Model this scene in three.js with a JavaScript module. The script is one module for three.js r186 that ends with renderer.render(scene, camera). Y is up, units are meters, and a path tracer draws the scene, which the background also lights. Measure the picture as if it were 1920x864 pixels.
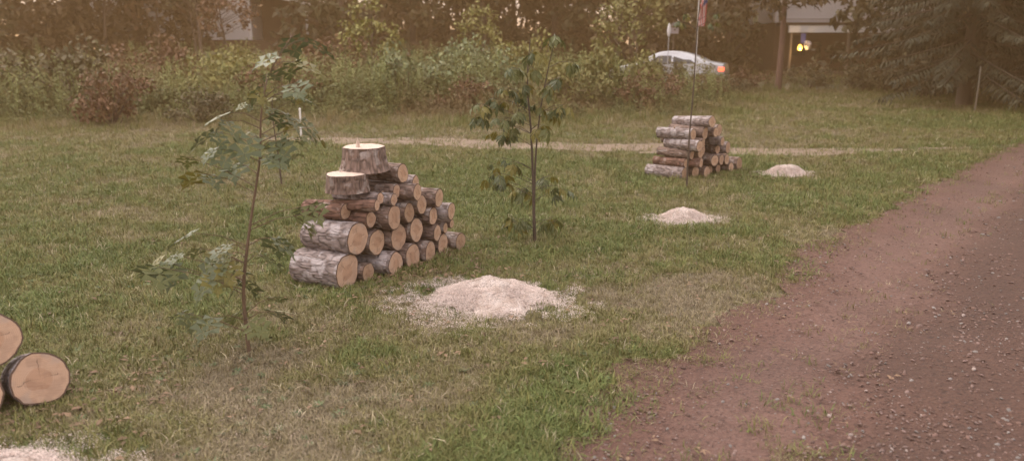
import * as THREE from 'three';
import { mergeGeometries } from 'three/addons/utils/BufferGeometryUtils.js';

// ---------------------------------------------------------------- camera, sky, sun, exposure
const scene = new THREE.Scene();
const camera = new THREE.PerspectiveCamera(33.4, 1024 / 460, 0.1, 1500);
camera.position.set(0, 1.6, 0);
camera.rotation.set(THREE.MathUtils.degToRad(-13.2), 0, 0);
camera.focus = 5.6;
camera.userData.fStop = 1.7;

{ // overcast evening sky, a little brighter and warmer towards the low sun behind the clouds
  const W = 256, H = 128, data = new Float32Array(W * H * 4), sd = new THREE.Vector3(-14, 16, -20).normalize();
  for (let j = 0; j < H; j++) for (let i = 0; i < W; i++) {
    const up = ((j + 0.5) / H - 0.5) * Math.PI, a = ((i + 0.5) / W - 0.5) * 2 * Math.PI;
    const x = Math.cos(a) * Math.cos(up), y = Math.sin(up), z = Math.sin(a) * Math.cos(up);
    const c = Math.max(0, x * sd.x + y * sd.y + z * sd.z), g = 0.5 + 0.25 * Math.max(0, y) + 0.25 * c * c;
    data.set([g * 1.0, g * (0.93 - 0.03 * c), g * (0.95 - 0.12 * c), 1], (j * W + i) * 4);
  }
  const t = new THREE.DataTexture(data, W, H, THREE.RGBAFormat, THREE.FloatType);
  t.mapping = THREE.EquirectangularReflectionMapping; t.magFilter = THREE.LinearFilter; t.needsUpdate = true;
  scene.background = t; scene.environment = t;
}
const sun = new THREE.DirectionalLight(new THREE.Color(1, 0.9, 0.8), 0.6);
sun.position.set(-14, 16, -20); sun.target.position.set(0, 0, -8);
sun.castShadow = true; sun.shadow.radius = 50; sun.shadow.mapSize.set(2048, 2048);
Object.assign(sun.shadow.camera, { left: -40, right: 40, top: 40, bottom: -40, near: 1, far: 160 });
scene.add(sun, sun.target);
scene.fog = new THREE.FogExp2(new THREE.Color().setRGB(1.0, 0.62, 0.29), 0.0038);

const renderer = new THREE.WebGLRenderer({ antialias: true });
renderer.toneMapping = THREE.LinearToneMapping;
renderer.toneMappingExposure = 3.0;
renderer.shadowMap.enabled = true;

// ---------------------------------------------------------------- helpers
const rng = (s) => () => { s = (s + 0x6d2b79f5) | 0; let t = Math.imul(s ^ (s >>> 15), 1 | s); t = (t + Math.imul(t ^ (t >>> 7), 61 | t)) ^ t; return ((t ^ (t >>> 14)) >>> 0) / 4294967296; };
const V = (x, y, z) => new THREE.Vector3(x, y, z);
const { lerp, smoothstep, clamp } = THREE.MathUtils;
const hash = (x, y, s) => { let h = (Math.imul(x, 374761393) + Math.imul(y, 668265263) + Math.imul(s, 1442695041)) | 0; h = Math.imul(h ^ (h >>> 13), 1274126177); return ((h ^ (h >>> 16)) >>> 0) / 4294967296; };
const noise = (x, y, s = 0, per = 0) => {
  const ix = Math.floor(x), iy = Math.floor(y), fx = x - ix, fy = y - iy, u = fx * fx * (3 - 2 * fx), v = fy * fy * (3 - 2 * fy);
  const w = (a) => (per ? ((a % per) + per) % per : a);
  return lerp(lerp(hash(w(ix), w(iy), s), hash(w(ix + 1), w(iy), s), u), lerp(hash(w(ix), w(iy + 1), s), hash(w(ix + 1), w(iy + 1), s), u), v);
};
const fbm = (x, y, s, o = 4, per = 0) => { let a = 0, w = 0.5, n = 0; for (let i = 0; i < o; i++, w *= 0.5) { a += w * noise(x, y, s + i, per); n += w; x *= 2; y *= 2; per *= 2; } return a / n; };
const mix3 = (a, b, t) => [lerp(a[0], b[0], t), lerp(a[1], b[1], t), lerp(a[2], b[2], t)];
const toS = (x) => { x = clamp(x, 0, 1); return 255 * (x <= 0.0031308 ? 12.92 * x : 1.055 * Math.pow(x, 1 / 2.4) - 0.055); };
function tex(W, H, f, colour = true) { // f(u, v) gives linear rgb, or a value for data maps
  const d = new Uint8Array(W * H * 4);
  for (let j = 0; j < H; j++) for (let i = 0; i < W; i++) {
    const c = f((i + 0.5) / W, (j + 0.5) / H), o = (j * W + i) * 4;
    if (colour) { d[o] = toS(c[0]); d[o + 1] = toS(c[1]); d[o + 2] = toS(c[2]); } else d[o] = d[o + 1] = d[o + 2] = 255 * clamp(c, 0, 1);
    d[o + 3] = 255;
  }
  const t = new THREE.DataTexture(d, W, H);
  t.wrapS = t.wrapT = THREE.RepeatWrapping; t.magFilter = THREE.LinearFilter; t.minFilter = THREE.LinearMipmapLinearFilter; t.generateMipmaps = true;
  if (colour) t.colorSpace = THREE.SRGBColorSpace;
  t.needsUpdate = true;
  return t;
}
const rgb = (r, g, b) => new THREE.Color().setRGB(r, g, b);
const mat = (c, o = {}) => new THREE.MeshStandardMaterial({ color: Array.isArray(c) ? rgb(...c) : c, roughness: 0.9, side: THREE.DoubleSide, ...o });

const used = new Map();
const numbered = (n) => { const k = used.get(n) ?? 0; used.set(n, k + 1); return k ? n + '_' + String(k).padStart(3, '0') : n; };
const shade = (o) => { o.castShadow = o.receiveShadow = true; return o; };
function tag(o, label, category, group, kind) {
  if (label) o.userData.label = label;
  if (category) o.userData.category = category;
  if (group) o.userData.group = group;
  if (kind) o.userData.kind = kind;
  return o;
}
function thing(name, label, category, [x, y, z] = [0, 0, 0], turn = 0, group) {
  const o = new THREE.Group(); o.name = numbered(name); o.position.set(x, y, z); o.rotation.y = turn; scene.add(o);
  return tag(o, label, category, group);
}
function part(name, g, m, parent) { const o = shade(new THREE.Mesh(g, m)); o.name = name; parent.add(o); return o; }
function copy(o, label, group) {
  const c = o.clone(); c.name = numbered(o.name.replace(/_\d+$/, '')); scene.add(c); c.userData = { ...o.userData };
  return tag(c, label, null, group);
}
class MB { // collects quads and triangles into one geometry
  constructor() { this.p = []; this.c = []; this.u = []; this.i = []; }
  v(q, c, u) { this.p.push(q.x, q.y, q.z); if (c) this.c.push(...c); if (u) this.u.push(...u); return this.p.length / 3 - 1; }
  tri(a, b, c, col) { const k = this.v(a, col); this.v(b, col); this.v(c, col); this.i.push(k, k + 1, k + 2); }
  quad(a, b, c, d, col) { const k = this.v(a, col); this.v(b, col); this.v(c, col); this.v(d, col); this.i.push(k, k + 1, k + 2, k, k + 2, k + 3); }
  limb(pts, r0, r1, seg = 6, col) { // tapered tube through points
    const n = pts.length, start = this.p.length / 3;
    for (let i = 0; i < n; i++) {
      const t = pts[Math.min(i + 1, n - 1)].clone().sub(pts[Math.max(i - 1, 0)]).normalize();
      const a = (Math.abs(t.y) < 0.9 ? V(0, 1, 0) : V(1, 0, 0)).cross(t).normalize(), b = t.clone().cross(a), r = lerp(r0, r1, i / (n - 1));
      for (let k = 0; k < seg; k++) { const w = (k / seg) * 2 * Math.PI; this.v(pts[i].clone().addScaledVector(a, r * Math.cos(w)).addScaledVector(b, r * Math.sin(w)), col); }
    }
    for (let i = 0; i < n - 1; i++) for (let k = 0; k < seg; k++) {
      const q = start + i * seg, k2 = (k + 1) % seg;
      this.i.push(q + k, q + k2, q + seg + k2, q + k, q + seg + k2, q + seg + k);
    }
    const tip = this.v(pts[n - 1], col);
    for (let k = 0; k < seg; k++) this.i.push(start + (n - 1) * seg + k, start + (n - 1) * seg + ((k + 1) % seg), tip);
    return this;
  }
  leaf(p, dir, nrm, len, wid, col, fold = 0.12) { // pointed leaf of four faces
    const s = dir.clone().cross(nrm).normalize(), m = p.clone().addScaledVector(dir, len * 0.42), n2 = s.clone().cross(dir).normalize();
    const l = m.clone().addScaledVector(s, wid / 2).addScaledVector(n2, fold * wid), r = m.clone().addScaledVector(s, -wid / 2).addScaledVector(n2, fold * wid), e = p.clone().addScaledVector(dir, len).addScaledVector(n2, -fold * len * 0.6);
    this.tri(p, l, m, col); this.tri(l, e, m, col); this.tri(p, m, r, col); this.tri(m, e, r, col);
  }
  build() {
    const g = new THREE.BufferGeometry();
    g.setAttribute('position', new THREE.Float32BufferAttribute(this.p, 3));
    if (this.c.length) g.setAttribute('color', new THREE.Float32BufferAttribute(this.c, 3));
    if (this.u.length) g.setAttribute('uv', new THREE.Float32BufferAttribute(this.u, 2));
    g.setIndex(this.i); g.computeVertexNormals();
    return g;
  }
}
const onSphere = (r) => { const y = r() * 2 - 1, a = r() * 6.2832, s = Math.sqrt(1 - y * y); return V(s * Math.cos(a), y, s * Math.sin(a)); };
function boxes(list) { return mergeGeometries(list.map(([x0, x1, y0, y1, z0, z1]) => new THREE.BoxGeometry(x1 - x0, y1 - y0, z1 - z0).translate((x0 + x1) / 2, (y0 + y1) / 2, (z0 + z1) / 2))); }
function bunch(name, parts, list, m, parent = scene) { // one InstancedMesh; list of [x, y, z, turn, tiltX, tiltZ, sx, sy, sz, r, g, b]
  const o = shade(new THREE.InstancedMesh(parts, m, list.length)), M = new THREE.Matrix4(), q = new THREE.Quaternion(), e = new THREE.Euler(), c = new THREE.Color();
  list.forEach((a, i) => { M.compose(V(a[0], a[1], a[2]), q.setFromEuler(e.set(a[4], a[3], a[5], 'YXZ')), V(a[6], a[7], a[8])); o.setMatrixAt(i, M); o.setColorAt(i, c.setRGB(a[9], a[10], a[11])); });
  o.name = name; parent.add(o);
  return o;
}

// ---------------------------------------------------------------- the lie of the land
const rise = (x, z) => 1.35 * smoothstep(-z, 22, 46) * smoothstep(-x, -4, 14) + 0.25 * smoothstep(-z, 26, 45);
const H = (x, z) => rise(x, z) + (noise(x * 0.35, z * 0.35, 5) - 0.5) * 0.05 + (noise(x * 1.7, z * 1.7, 6) - 0.5) * 0.022;

const EDGE = [[-1.0, -1.0], [-0.1, -2.2], [0.22, -2.78], [0.4, -2.95], [0.58, -3.4], [0.78, -3.8], [1.15, -4.15], [1.55, -4.55], [2.4, -5.9], [3.25, -6.87], [4.2, -8.0], [5.85, -9.95], [8.9, -13.3], [13, -17.6], [20, -24.5], [30, -33]];
const edgeX = (z) => { for (let i = 1; i < EDGE.length; i++) if (z >= EDGE[i][1]) { const [a, b] = [EDGE[i - 1], EDGE[i]]; return lerp(a[0], b[0], (z - a[1]) / (b[1] - a[1])); } return 30; };
// metres inside the drive, measured square to its edge
const intoDrive = (x, z) => (x - edgeX(z)) * 0.72 + 0.09 + (noise(x * 2.3, z * 2.3, 31) - 0.5) * 0.2 + (noise(x * 9, z * 9, 32) - 0.5) * 0.16;
const PATH = [[-9, -14.6], [-3.1, -14.1], [-1.9, -13.78], [-0.55, -13.55], [0.8, -13.1], [2.4, -12.75], [3.85, -12.5], [5.1, -12.4], [6.6, -12.6], [8.6, -13.0]];
const pathZ = (x) => { for (let i = 1; i < PATH.length; i++) if (x <= PATH[i][0]) { const [a, b] = [PATH[i - 1], PATH[i]]; return lerp(a[1], b[1], clamp((x - a[0]) / (b[0] - a[0]), 0, 1)); } return -13; };
const inPath = (x, z) => x > -9 && x < 8.6 ? 0.5 - 0.6 * smoothstep(-x, 3, 5.5) - 0.6 * smoothstep(x, 5.8, 7.4) - Math.abs(z - pathZ(x)) + (fbm(x * 1.1, z * 2.2, 41, 3) - 0.5) * 1.0 : -1;
const frontOf = [[-60, -15], [-16, -15.6], [-10.8, -16.2], [-4.5, -18.0], [0, -17.3], [3, -18.2], [6, -21.5], [8, -25.5], [10.5, -30], [16, -31], [60, -27]];
const brushZ = (x) => { for (let i = 1; i < frontOf.length; i++) if (x <= frontOf[i][0]) { const [a, b] = [frontOf[i - 1], frontOf[i]]; return lerp(a[1], b[1], (x - a[0]) / (b[0] - a[0])); } return -27; };

// what grows where: greenness 0 (dry thatch) to 1 (lush), from patches seen on the lawn
const GREEN = [[0.25, -3.25, 0.4, 0.5], [0.1, -2.75, 0.4, 0.3], [2.1, -5.45, 0.35, 0.7], [-4, -8, 3, 0.25], [-6, -12, 4, 0.25], [-0.8, -4.0, 0.4, 0.5], [-2.0, -4.4, 0.8, 0.35], [2.5, -9.4, 2.2, 0.35], [10, -17, 3, 0.6], [5.5, -11, 1.4, 0.4], [-1.2, -8.2, 2.2, 0.3], [0.2, -10, 2, 0.35]];
const DRY = [[-1.45, -3.65, 0.45, 0.7], [1.0, -4.85, 0.6, 0.6], [0, -3.95, 0.6, 0.5], [-0.85, -3.2, 0.45, 0.5], [1.8, -5.0, 0.5, 0.5], [-0.45, -4.25, 0.3, 0.5], [2.2, -7.7, 0.5, 0.4], [5, -17, 4, 0.15], [-3, -16, 3, 0.2], [-6.5, -17, 3, 0.4]];
const lush = (x, z) => {
  let g = 0.55 + (fbm(x * 0.9, z * 0.9, 11, 3) - 0.5) * 1.0 + (fbm(x * 3.6, z * 3.6, 14, 3) - 0.5) * 1.1 + (noise(x * 13, z * 13, 15) - 0.5) * 0.4;
  for (const [a, b, r, w] of GREEN) g += 0.7 * w * Math.exp(-((x - a) ** 2 + (z - b) ** 2) / (r * r));
  for (const [a, b, r, w] of DRY) g -= 0.62 * w * Math.exp(-((x - a) ** 2 + (z - b) ** 2) / (r * r));
  return clamp(g, 0, 1);
};
const DUST = [[-0.15, -4.84, 0.45, 0.31, 0.13], [1.66, -7.28, 0.27, 0.2, 0.12], [3.62, -10.1, 0.28, 0.22, 0.15], [-1.93, -2.66, 0.34, 0.2, 0.045]];
const dusted = (x, z) => { let d = 0; for (const [a, b, rx, rz] of DUST) d = Math.max(d, 1.6 - Math.hypot((x - a) / rx, (z - b - rz * 0.35) / (rz * 1.35))); return d; };

// ---------------------------------------------------------------- ground
const grainMap = tex(512, 512, (u, v) => { const n = 0.55 + 0.75 * fbm(u * 64, v * 64, 3, 3, 64) * (0.6 + 0.8 * noise(u * 200, v * 200, 9, 200)); return [n, n, n]; });
const grainBump = tex(512, 512, (u, v) => fbm(u * 90, v * 90, 21, 3, 90), false);
function sheet(xs, zs, keep, colour, lift, scale) {
  const b = new MB(), id = [];
  for (const z of zs) for (const x of xs) id.push(b.v(V(x, H(x, z) + (typeof lift === 'function' ? lift(x, z) : lift), z), colour(x, z), [x / scale, z / scale]));
  for (let j = 0; j < zs.length - 1; j++) for (let i = 0; i < xs.length - 1; i++) {
    if (!keep((xs[i] + xs[i + 1]) / 2, (zs[j] + zs[j + 1]) / 2)) continue;
    const k = j * xs.length + i;
    b.i.push(id[k], id[k + xs.length], id[k + 1], id[k + 1], id[k + xs.length], id[k + xs.length + 1]);
  }
  return b.build();
}
const steps = (list) => { const o = []; for (let i = 0; i < list.length; i++) { const [a, b, s] = list[i]; for (let x = a; x < b - 1e-6; x += s) o.push(x); } o.push(list.at(-1)[1]); return o; };
{
  const xs = steps([[-600, -60, 60], [-60, -16, 2], [-16, -4, 0.3], [-4, 5, 0.1], [5, 16, 0.3], [16, 60, 2], [60, 600, 60]]);
  const zs = steps([[-600, -60, 60], [-60, -24, 1.5], [-24, -12, 0.35], [-12, -2, 0.1], [-2, 8, 0.5], [8, 200, 48]]);
  const lawn = shade(new THREE.Mesh(sheet(xs, zs, () => true, (x, z) => {
    const g = lush(x, z), n = noise(x * 12, z * 12, 17) * 0.3 + 0.85;
    return mix3([0.15, 0.12, 0.08], [0.08, 0.088, 0.035], g).map((c) => c * n);
  }, (x, z) => -0.09 * smoothstep(intoDrive(x, z), 0.0, 0.3) * (intoDrive(x, z) < 5.2 ? 1 : 0), 1.3), mat([1, 1, 1], { vertexColors: true, map: grainMap, bumpMap: grainBump, bumpScale: 0.02 })));
  lawn.name = 'lawn'; scene.add(tag(lawn, 'patchy mown lawn of green and dry grass', 'lawn', null, 'structure'));
}
const soilMap = tex(1024, 1024, (u, v) => {
  const f = fbm(u * 110, v * 110, 51, 3, 110), s = noise(u * 230, v * 230, 55, 230), k = noise(u * 140, v * 140, 56, 140);
  let c = mix3([0.62, 0.55, 0.53], [1.15, 1.02, 0.98], f);
  if (s > 0.8) c = mix3(c, [1.5, 1.4, 1.35], (s - 0.8) * 3);
  if (k < 0.16) c = c.map((x) => x * 0.6);
  return c;
});
const soilBump = tex(1024, 1024, (u, v) => 0.6 * fbm(u * 110, v * 110, 51, 3, 110) + 0.4 * noise(u * 230, v * 230, 55, 230), false);
{ // gravel drive with a packed wheel track and a loose, darker crown beside it
  const xs = steps([[-2, 6, 0.06], [6, 16, 0.15], [16, 46, 1]]), zs = steps([[-36, -18, 1], [-18, -8, 0.15], [-8, 3, 0.06]]);
  const rut = (x, z) => { const d = (x - edgeX(z)) * 0.72; return -0.03 * Math.exp(-(((d - 0.5) / 0.22) ** 2)) + 0.045 * smoothstep(d, 0.7, 1.2) + (noise(x * 3, z * 3, 61) - 0.5) * 0.012; };
  const drive = shade(new THREE.Mesh(sheet(xs, zs, (x, z) => intoDrive(x, z) > 0 && intoDrive(x, z) < 5.2, (x, z) => {
    const d = (x - edgeX(z)) * 0.72 + (noise(x * 2.2, z * 2.2, 62) - 0.5) * 0.2 + (noise(x * 14, z * 14, 64) - 0.5) * 0.1, p = fbm(x * 1.6, z * 1.6, 63, 3);
    const loose = [0.105, 0.056, 0.042], packed = [0.135, 0.084, 0.07], crown = [0.076, 0.043, 0.032];
    let c = mix3(loose, packed, Math.exp(-(((d - 0.46) / 0.3) ** 2)));
    c = mix3(c, crown, smoothstep(d, 0.6, 1.0) * 0.95);
    return c.map((q, i) => q * (0.8 + 0.4 * p) * (i === 2 ? 1 : 1));
  }, (x, z) => 0.016 + rut(x, z), 1.9), mat([1, 1, 1], { vertexColors: true, map: soilMap, bumpMap: soilBump, bumpScale: 0.012 })));
  drive.name = 'gravel_driveway'; scene.add(tag(drive, 'red-brown gravel driveway with a packed wheel track', 'driveway', null, 'structure'));

  const path = shade(new THREE.Mesh(sheet(steps([[-9, 8.7, 0.12]]), steps([[-15.5, -11.8, 0.08]]), (x, z) => inPath(x, z) > 0, (x, z) => mix3([0.3, 0.25, 0.2], [0.19, 0.16, 0.12], fbm(x * 2, z * 3, 44, 3)), 0.008, 1.5), mat([1, 1, 1], { vertexColors: true, map: soilMap, bumpMap: soilBump, bumpScale: 0.01 })));
  path.name = 'dirt_path'; scene.add(tag(path, 'worn pale dirt path crossing the lawn behind the woodpiles', 'path', null, 'structure'));
}
{ // loose stones
  const r = rng(77), g = new THREE.IcosahedronGeometry(1, 0), p = g.attributes.position, list = [];
  for (let i = 0; i < p.count; i++) { const k = 0.75 + 0.5 * hash(Math.round(p.getX(i) * 50), Math.round(p.getY(i) * 50 + p.getZ(i) * 331), 3); p.setXYZ(i, p.getX(i) * k, p.getY(i) * k * 0.65, p.getZ(i) * k); }
  g.computeVertexNormals();
  while (list.length < 20000) {
    const d = 2.2 * Math.pow(16 / 2.2, r()), x = (r() * 1.7 - 0.25) * d, z = -d, q = intoDrive(x, z);
    if (q < -0.12 || q > 5 || (q < 0.03 && r() < 0.6) || r() > 0.25 + 1.5 * fbm(x * 1.8, z * 1.8, 79, 3) ** 2) continue;
    const w = 0.0022 + 0.0075 * Math.pow(r(), 5) + 0.0006 * d * r(), big = q > 0 && Math.abs(q - 0.5) > 0.25 ? 1 : 0.75, t = r();
    const c = t < 0.55 ? [0.14, 0.085, 0.07] : t < 0.84 ? [0.19, 0.13, 0.115] : t < 0.96 ? [0.19, 0.17, 0.16] : [0.26, 0.21, 0.19], k = 0.7 + 0.6 * r();
    list.push([x, H(x, z) + 0.016 + (q > 0 ? 0.002 : -0.01) + 0.045 * smoothstep((x - edgeX(z)) * 0.72, 0.7, 1.2), z, r() * 6.28, r() * 0.6, r() * 0.6, w * big * 1.3, w * big, w * big * 1.1, c[0] * k, c[1] * k, c[2] * k]);
  }
  tag(bunch('gravel', g, list, mat([1, 1, 1], { flatShading: true })), 'loose small stones strewn over the driveway', 'gravel', null, 'stuff');
}

// ---------------------------------------------------------------- grass
function tuftGeo(seed, n, spread, h, w, lean) {
  const r = rng(seed), b = new MB();
  for (let i = 0; i < n; i++) {
    const a = r() * 6.28, d = Math.sqrt(r()) * spread, p = V(Math.cos(a) * d, -0.006, Math.sin(a) * d), t = r() * 6.28, s = V(Math.cos(t), 0, Math.sin(t)), o = V(-s.z, 0, s.x), hh = h * (0.45 + 0.75 * r()), ln = lean * (0.2 + r()), ww = w * (0.6 + 0.7 * r());
    const m = p.clone().addScaledVector(o, hh * ln * 0.35).add(V(0, hh * 0.55, 0)), e = p.clone().addScaledVector(o, hh * ln).add(V(0, hh * (1 - 0.35 * ln), 0));
    const a0 = p.clone().addScaledVector(s, ww / 2), a1 = p.clone().addScaledVector(s, -ww / 2), m0 = m.clone().addScaledVector(s, ww * 0.4), m1 = m.clone().addScaledVector(s, -ww * 0.4);
    b.quad(a0, a1, m1, m0); b.tri(m0, m1, e);
  }
  return b.build();
}
{
  const r = rng(101), grass = new THREE.Group(); grass.name = 'grass'; scene.add(tag(grass, 'short mown grass covering the lawn', 'grass', null, 'stuff'));
  const variants = [tuftGeo(1, 11, 0.035, 0.05, 0.0034, 0.8), tuftGeo(2, 10, 0.04, 0.042, 0.004, 1.1), tuftGeo(3, 9, 0.03, 0.06, 0.003, 0.6), tuftGeo(4, 12, 0.045, 0.036, 0.0042, 1.3)];
  const lists = variants.map(() => []), N = 300000;
  for (let i = 0; i < N; i++) {
    const d = 2.1 * Math.pow(31 / 2.1, r()), x = (r() * 2 - 1) * (0.78 * d + 0.35), z = -d;
    const q = intoDrive(x, z); if (q > 0.02 && q < 5.2 && r() < 0.985 - 0.4 * (q < 0.08) - 0.15 * (q < 0.2) - (noise(x * 2.6, z * 2.6, 83) > 0.8 ? 0.1 : 0)) continue;
    if (inPath(x, z) > -0.05 && r() < 0.72) continue;
    const du = dusted(x, z); if (du > 0.95 || (du > 0.2 && r() < (du - 0.2) * 1.1)) continue;
    const g = clamp(lush(x, z) + (r() - 0.5) * 0.7, 0, 1), k = 0.75 + 0.5 * r();
    let c = g > 0.72 ? mix3([0.155, 0.155, 0.042], [0.11, 0.145, 0.036], (g - 0.72) / 0.28) : g > 0.4 ? mix3([0.2, 0.172, 0.068], [0.155, 0.155, 0.042], (g - 0.4) / 0.32) : mix3([0.27, 0.22, 0.145], [0.2, 0.172, 0.068], g / 0.4);
    if (r() < 0.025) c = [0.42, 0.36, 0.24];
    const s = (0.72 + 0.5 * r()) * (1 + Math.max(0, d - 5) / 14) * (0.75 + 0.4 * lush(x, z)) * (r() < 0.06 ? 1.6 : 1), far = smoothstep(z, brushZ(x) + 0.2, brushZ(x) + 2.2), hgt = lerp(2.2, 1, far);
    lists[i % 4].push([x, H(x, z), z, r() * 6.28, (r() - 0.5) * 0.3, (r() - 0.5) * 0.3, s, s * hgt * 0.84, s, c[0] * k, c[1] * k, c[2] * k]);
  }
  const m = mat([1, 1, 1], { roughness: 0.75 });
  variants.forEach((g, i) => bunch('tufts', g, lists[i], m, grass));
  // broad-leaved weeds in the lawn
  const b = new MB(), rr = rng(7);
  for (let i = 0; i < 9; i++) { const a = i * 2.4, up = 0.25 + 0.4 * rr(); b.leaf(V(0, 0.004, 0), V(Math.cos(a), up, Math.sin(a)).normalize(), V(0, 1, 0), 0.05 + 0.03 * rr(), 0.018 + 0.008 * rr()); }
  const list = [];
  for (let i = 0; i < 2600; i++) {
    const d = 2.3 * Math.pow(14 / 2.3, r()), x = (r() * 2 - 1) * 0.8 * d, z = -d;
    if (intoDrive(x, z) > 0 || inPath(x, z) > 0 || dusted(x, z) > 0.5 || fbm(x * 0.9, z * 0.9, 91, 3) < 0.5) continue;
    const s = 0.25 + 0.4 * r(), k = 0.7 + 0.6 * r();
    list.push([x, H(x, z) + 0.006, z, r() * 6.28, 0, 0, s, s, s, 0.085 * k, 0.12 * k, 0.05 * k]);
  }
  bunch('rosettes', b.build(), list, m, grass);
}

// ---------------------------------------------------------------- sawdust
const dustMat = mat([1, 1, 1], { vertexColors: true, map: grainMap, bumpMap: grainBump, bumpScale: 0.03 });
const chipGeo = (() => { const b = new MB(), r = rng(12); for (let i = 0; i < 7; i++) { const p = V((r() - 0.5) * 0.05, r() * 0.008, (r() - 0.5) * 0.05), d = onSphere(r); d.y *= 0.4; b.leaf(p, d.normalize(), V(0, 1, 0), 0.006 + 0.014 * r(), 0.003 + 0.004 * r(), null, 0.2); } return b.build(); })();
const dustLabels = ['broad pinkish sawdust mound in front of the stump-topped woodpile', 'small pale sawdust mound on open lawn with a dip on one flank', 'low whitish sawdust mound beside the far woodpile', 'flat pale sawdust spill beside the three thick log ends'];
DUST.forEach(([cx, cz, rx, rz, hh], n) => {
  const r = rng(200 + n), t = thing('sawdust_mound', dustLabels[n], 'sawdust', [cx, H(cx, cz), cz]);
  const b = new MB(), S = 44, R = 16, base = H(cx, cz);
  for (let j = 0; j <= R; j++) for (let i = 0; i < S; i++) {
    const a = (i / S) * 6.2832, k = (j / R) * (1 + 0.24 * (noise(3 + 2 * Math.cos(a), 3 + 2 * Math.sin(a), 300 + n) - 0.5) * 2 + 0.3 * (noise(19 + 12 * Math.cos(a), 19 + 12 * Math.sin(a), 310 + n) - 0.5)), x = Math.cos(a) * rx * k, z = Math.sin(a) * rz * k, f = 1 - j / R;
    const prof = Math.pow(f, 1.45) * (1.75 - 0.75 * f), lump = (fbm((x + 5) * 11, (z + 5) * 11, 320 + n, 4) - 0.5) * 0.09 * Math.min(1, f * 4 + 0.2);
    const c = mix3([0.56, 0.43, 0.37], [0.86, 0.74, 0.69], clamp(fbm((x + 7) * 26, (z + 7) * 26, 330, 4) * 2.2 - 0.6, 0, 1));
    b.v(V(x, hh * prof + lump * (hh / 0.13) + H(cx + x, cz + z) - base + (j === R ? -0.02 : 0.012), z), c, [x / 0.5, z / 0.5]);
  }
  for (let j = 0; j < R; j++) for (let i = 0; i < S; i++) { const k = j * S, i2 = (i + 1) % S; b.i.push(k + i, k + S + i2, k + S + i, k + i, k + i2, k + S + i2); }
  part('mound', b.build(), dustMat, t);
  const list = [], N = n === 0 ? 14000 : n === 3 ? 4500 : 4500;
  for (let i = 0; i < N; i++) {
    const a = r() * 6.28, k = 0.35 + Math.pow(r(), 1.1) * 1.35, x = Math.cos(a) * rx * k, z = Math.sin(a) * rz * k + rz * 0.25 * Math.max(0, k - 0.7);
    const f = Math.max(0, 1 - Math.hypot(x / rx, z / rz)), s = 0.4 + 0.5 * r(), q = 0.65 + 0.45 * r();
    if (k > 0.85 && (r() < (k - 0.85) * 0.8 || noise((x + cx) * 9, (z + cz) * 9, 340) < 0.2 + 0.35 * (k - 0.85))) continue;
    list.push([x, hh * Math.pow(f, 1.45) * (1.75 - 0.75 * f) + H(cx + x, cz + z) - base + 0.012 + (k > 1 ? 0.02 * r() : 0.004), z, r() * 6.28, (r() - 0.5) * 0.5, (r() - 0.5) * 0.5, s, s, s, 0.8 * q, 0.68 * q, 0.63 * q]);
  }
  tag(bunch('chips', chipGeo, list, mat([1, 1, 1]), t), null, null, null, 'stuff');
});
{ // traces of sawdust left on the lawn
  const r = rng(260), list = [];
  for (const [cx, cz, rr, n] of [[-0.55, -4.3, 0.16, 260], [-0.28, -4.3, 0.14, 260], [0.62, -5.35, 0.2, 220], [2.75, -8.35, 0.22, 260], [-1.35, -3.0, 0.3, 260], [-1.1, -5.02, 0.14, 120], [2.35, -7.9, 0.3, 90]]) for (let i = 0; i < n; i++) {
    const a = r() * 6.28, k = Math.sqrt(-Math.log(1 - r() * 0.98)) * rr, x = cx + Math.cos(a) * k * 1.5, z = cz + Math.sin(a) * k, s = 0.4 + 0.4 * r(), q = 0.7 + 0.4 * r();
    list.push([x, H(x, z) + 0.012 + 0.015 * r(), z, r() * 6.28, 0, 0, s, s, s, 0.6 * q, 0.48 * q, 0.4 * q]);
  }
  tag(bunch('sawdust_traces', chipGeo, list, mat([1, 1, 1])), 'thin traces of sawdust scattered in the grass', 'sawdust', null, 'stuff');
}

{ // bark scraps and fallen leaves round the woodpiles
  const r = rng(270), b = new MB(), list = []; b.leaf(V(0, 0, 0), V(1, 0.1, 0).normalize(), V(0, 1, 0), 0.045, 0.022, null, 0.15); b.leaf(V(0.03, 0.004, 0.02), V(-0.3, 0.15, 0.9).normalize(), V(0, 1, 0), 0.03, 0.014, null, 0.2);
  for (const [cx, cz, rr, n] of [[-0.75, -5.5, 0.55, 420], [2.7, -10, 0.6, 260], [-2.1, -3.2, 0.4, 160], [-0.2, -4.2, 1.6, 260], [0, -7, 4, 420]]) for (let i = 0; i < n; i++) {
    const a = r() * 6.28, k = Math.sqrt(-Math.log(1 - r() * 0.98)) * rr, x = cx + Math.cos(a) * k, z = cz + Math.sin(a) * k, s = 0.5 + 0.8 * r(), q = 0.6 + 0.8 * r(); if (z > -2) continue;
    list.push([x, H(x, z) + 0.018 + 0.012 * r(), z, r() * 6.28, (r() - 0.5) * 0.6, (r() - 0.5) * 0.6, s, s, s, 0.17 * q, 0.11 * q, 0.07 * q]);
  }
  tag(bunch('bark_litter', b.build(), list, mat([1, 1, 1])), 'brown bark scraps and fallen leaves lying in the grass', 'litter', null, 'stuff');
}

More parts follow.
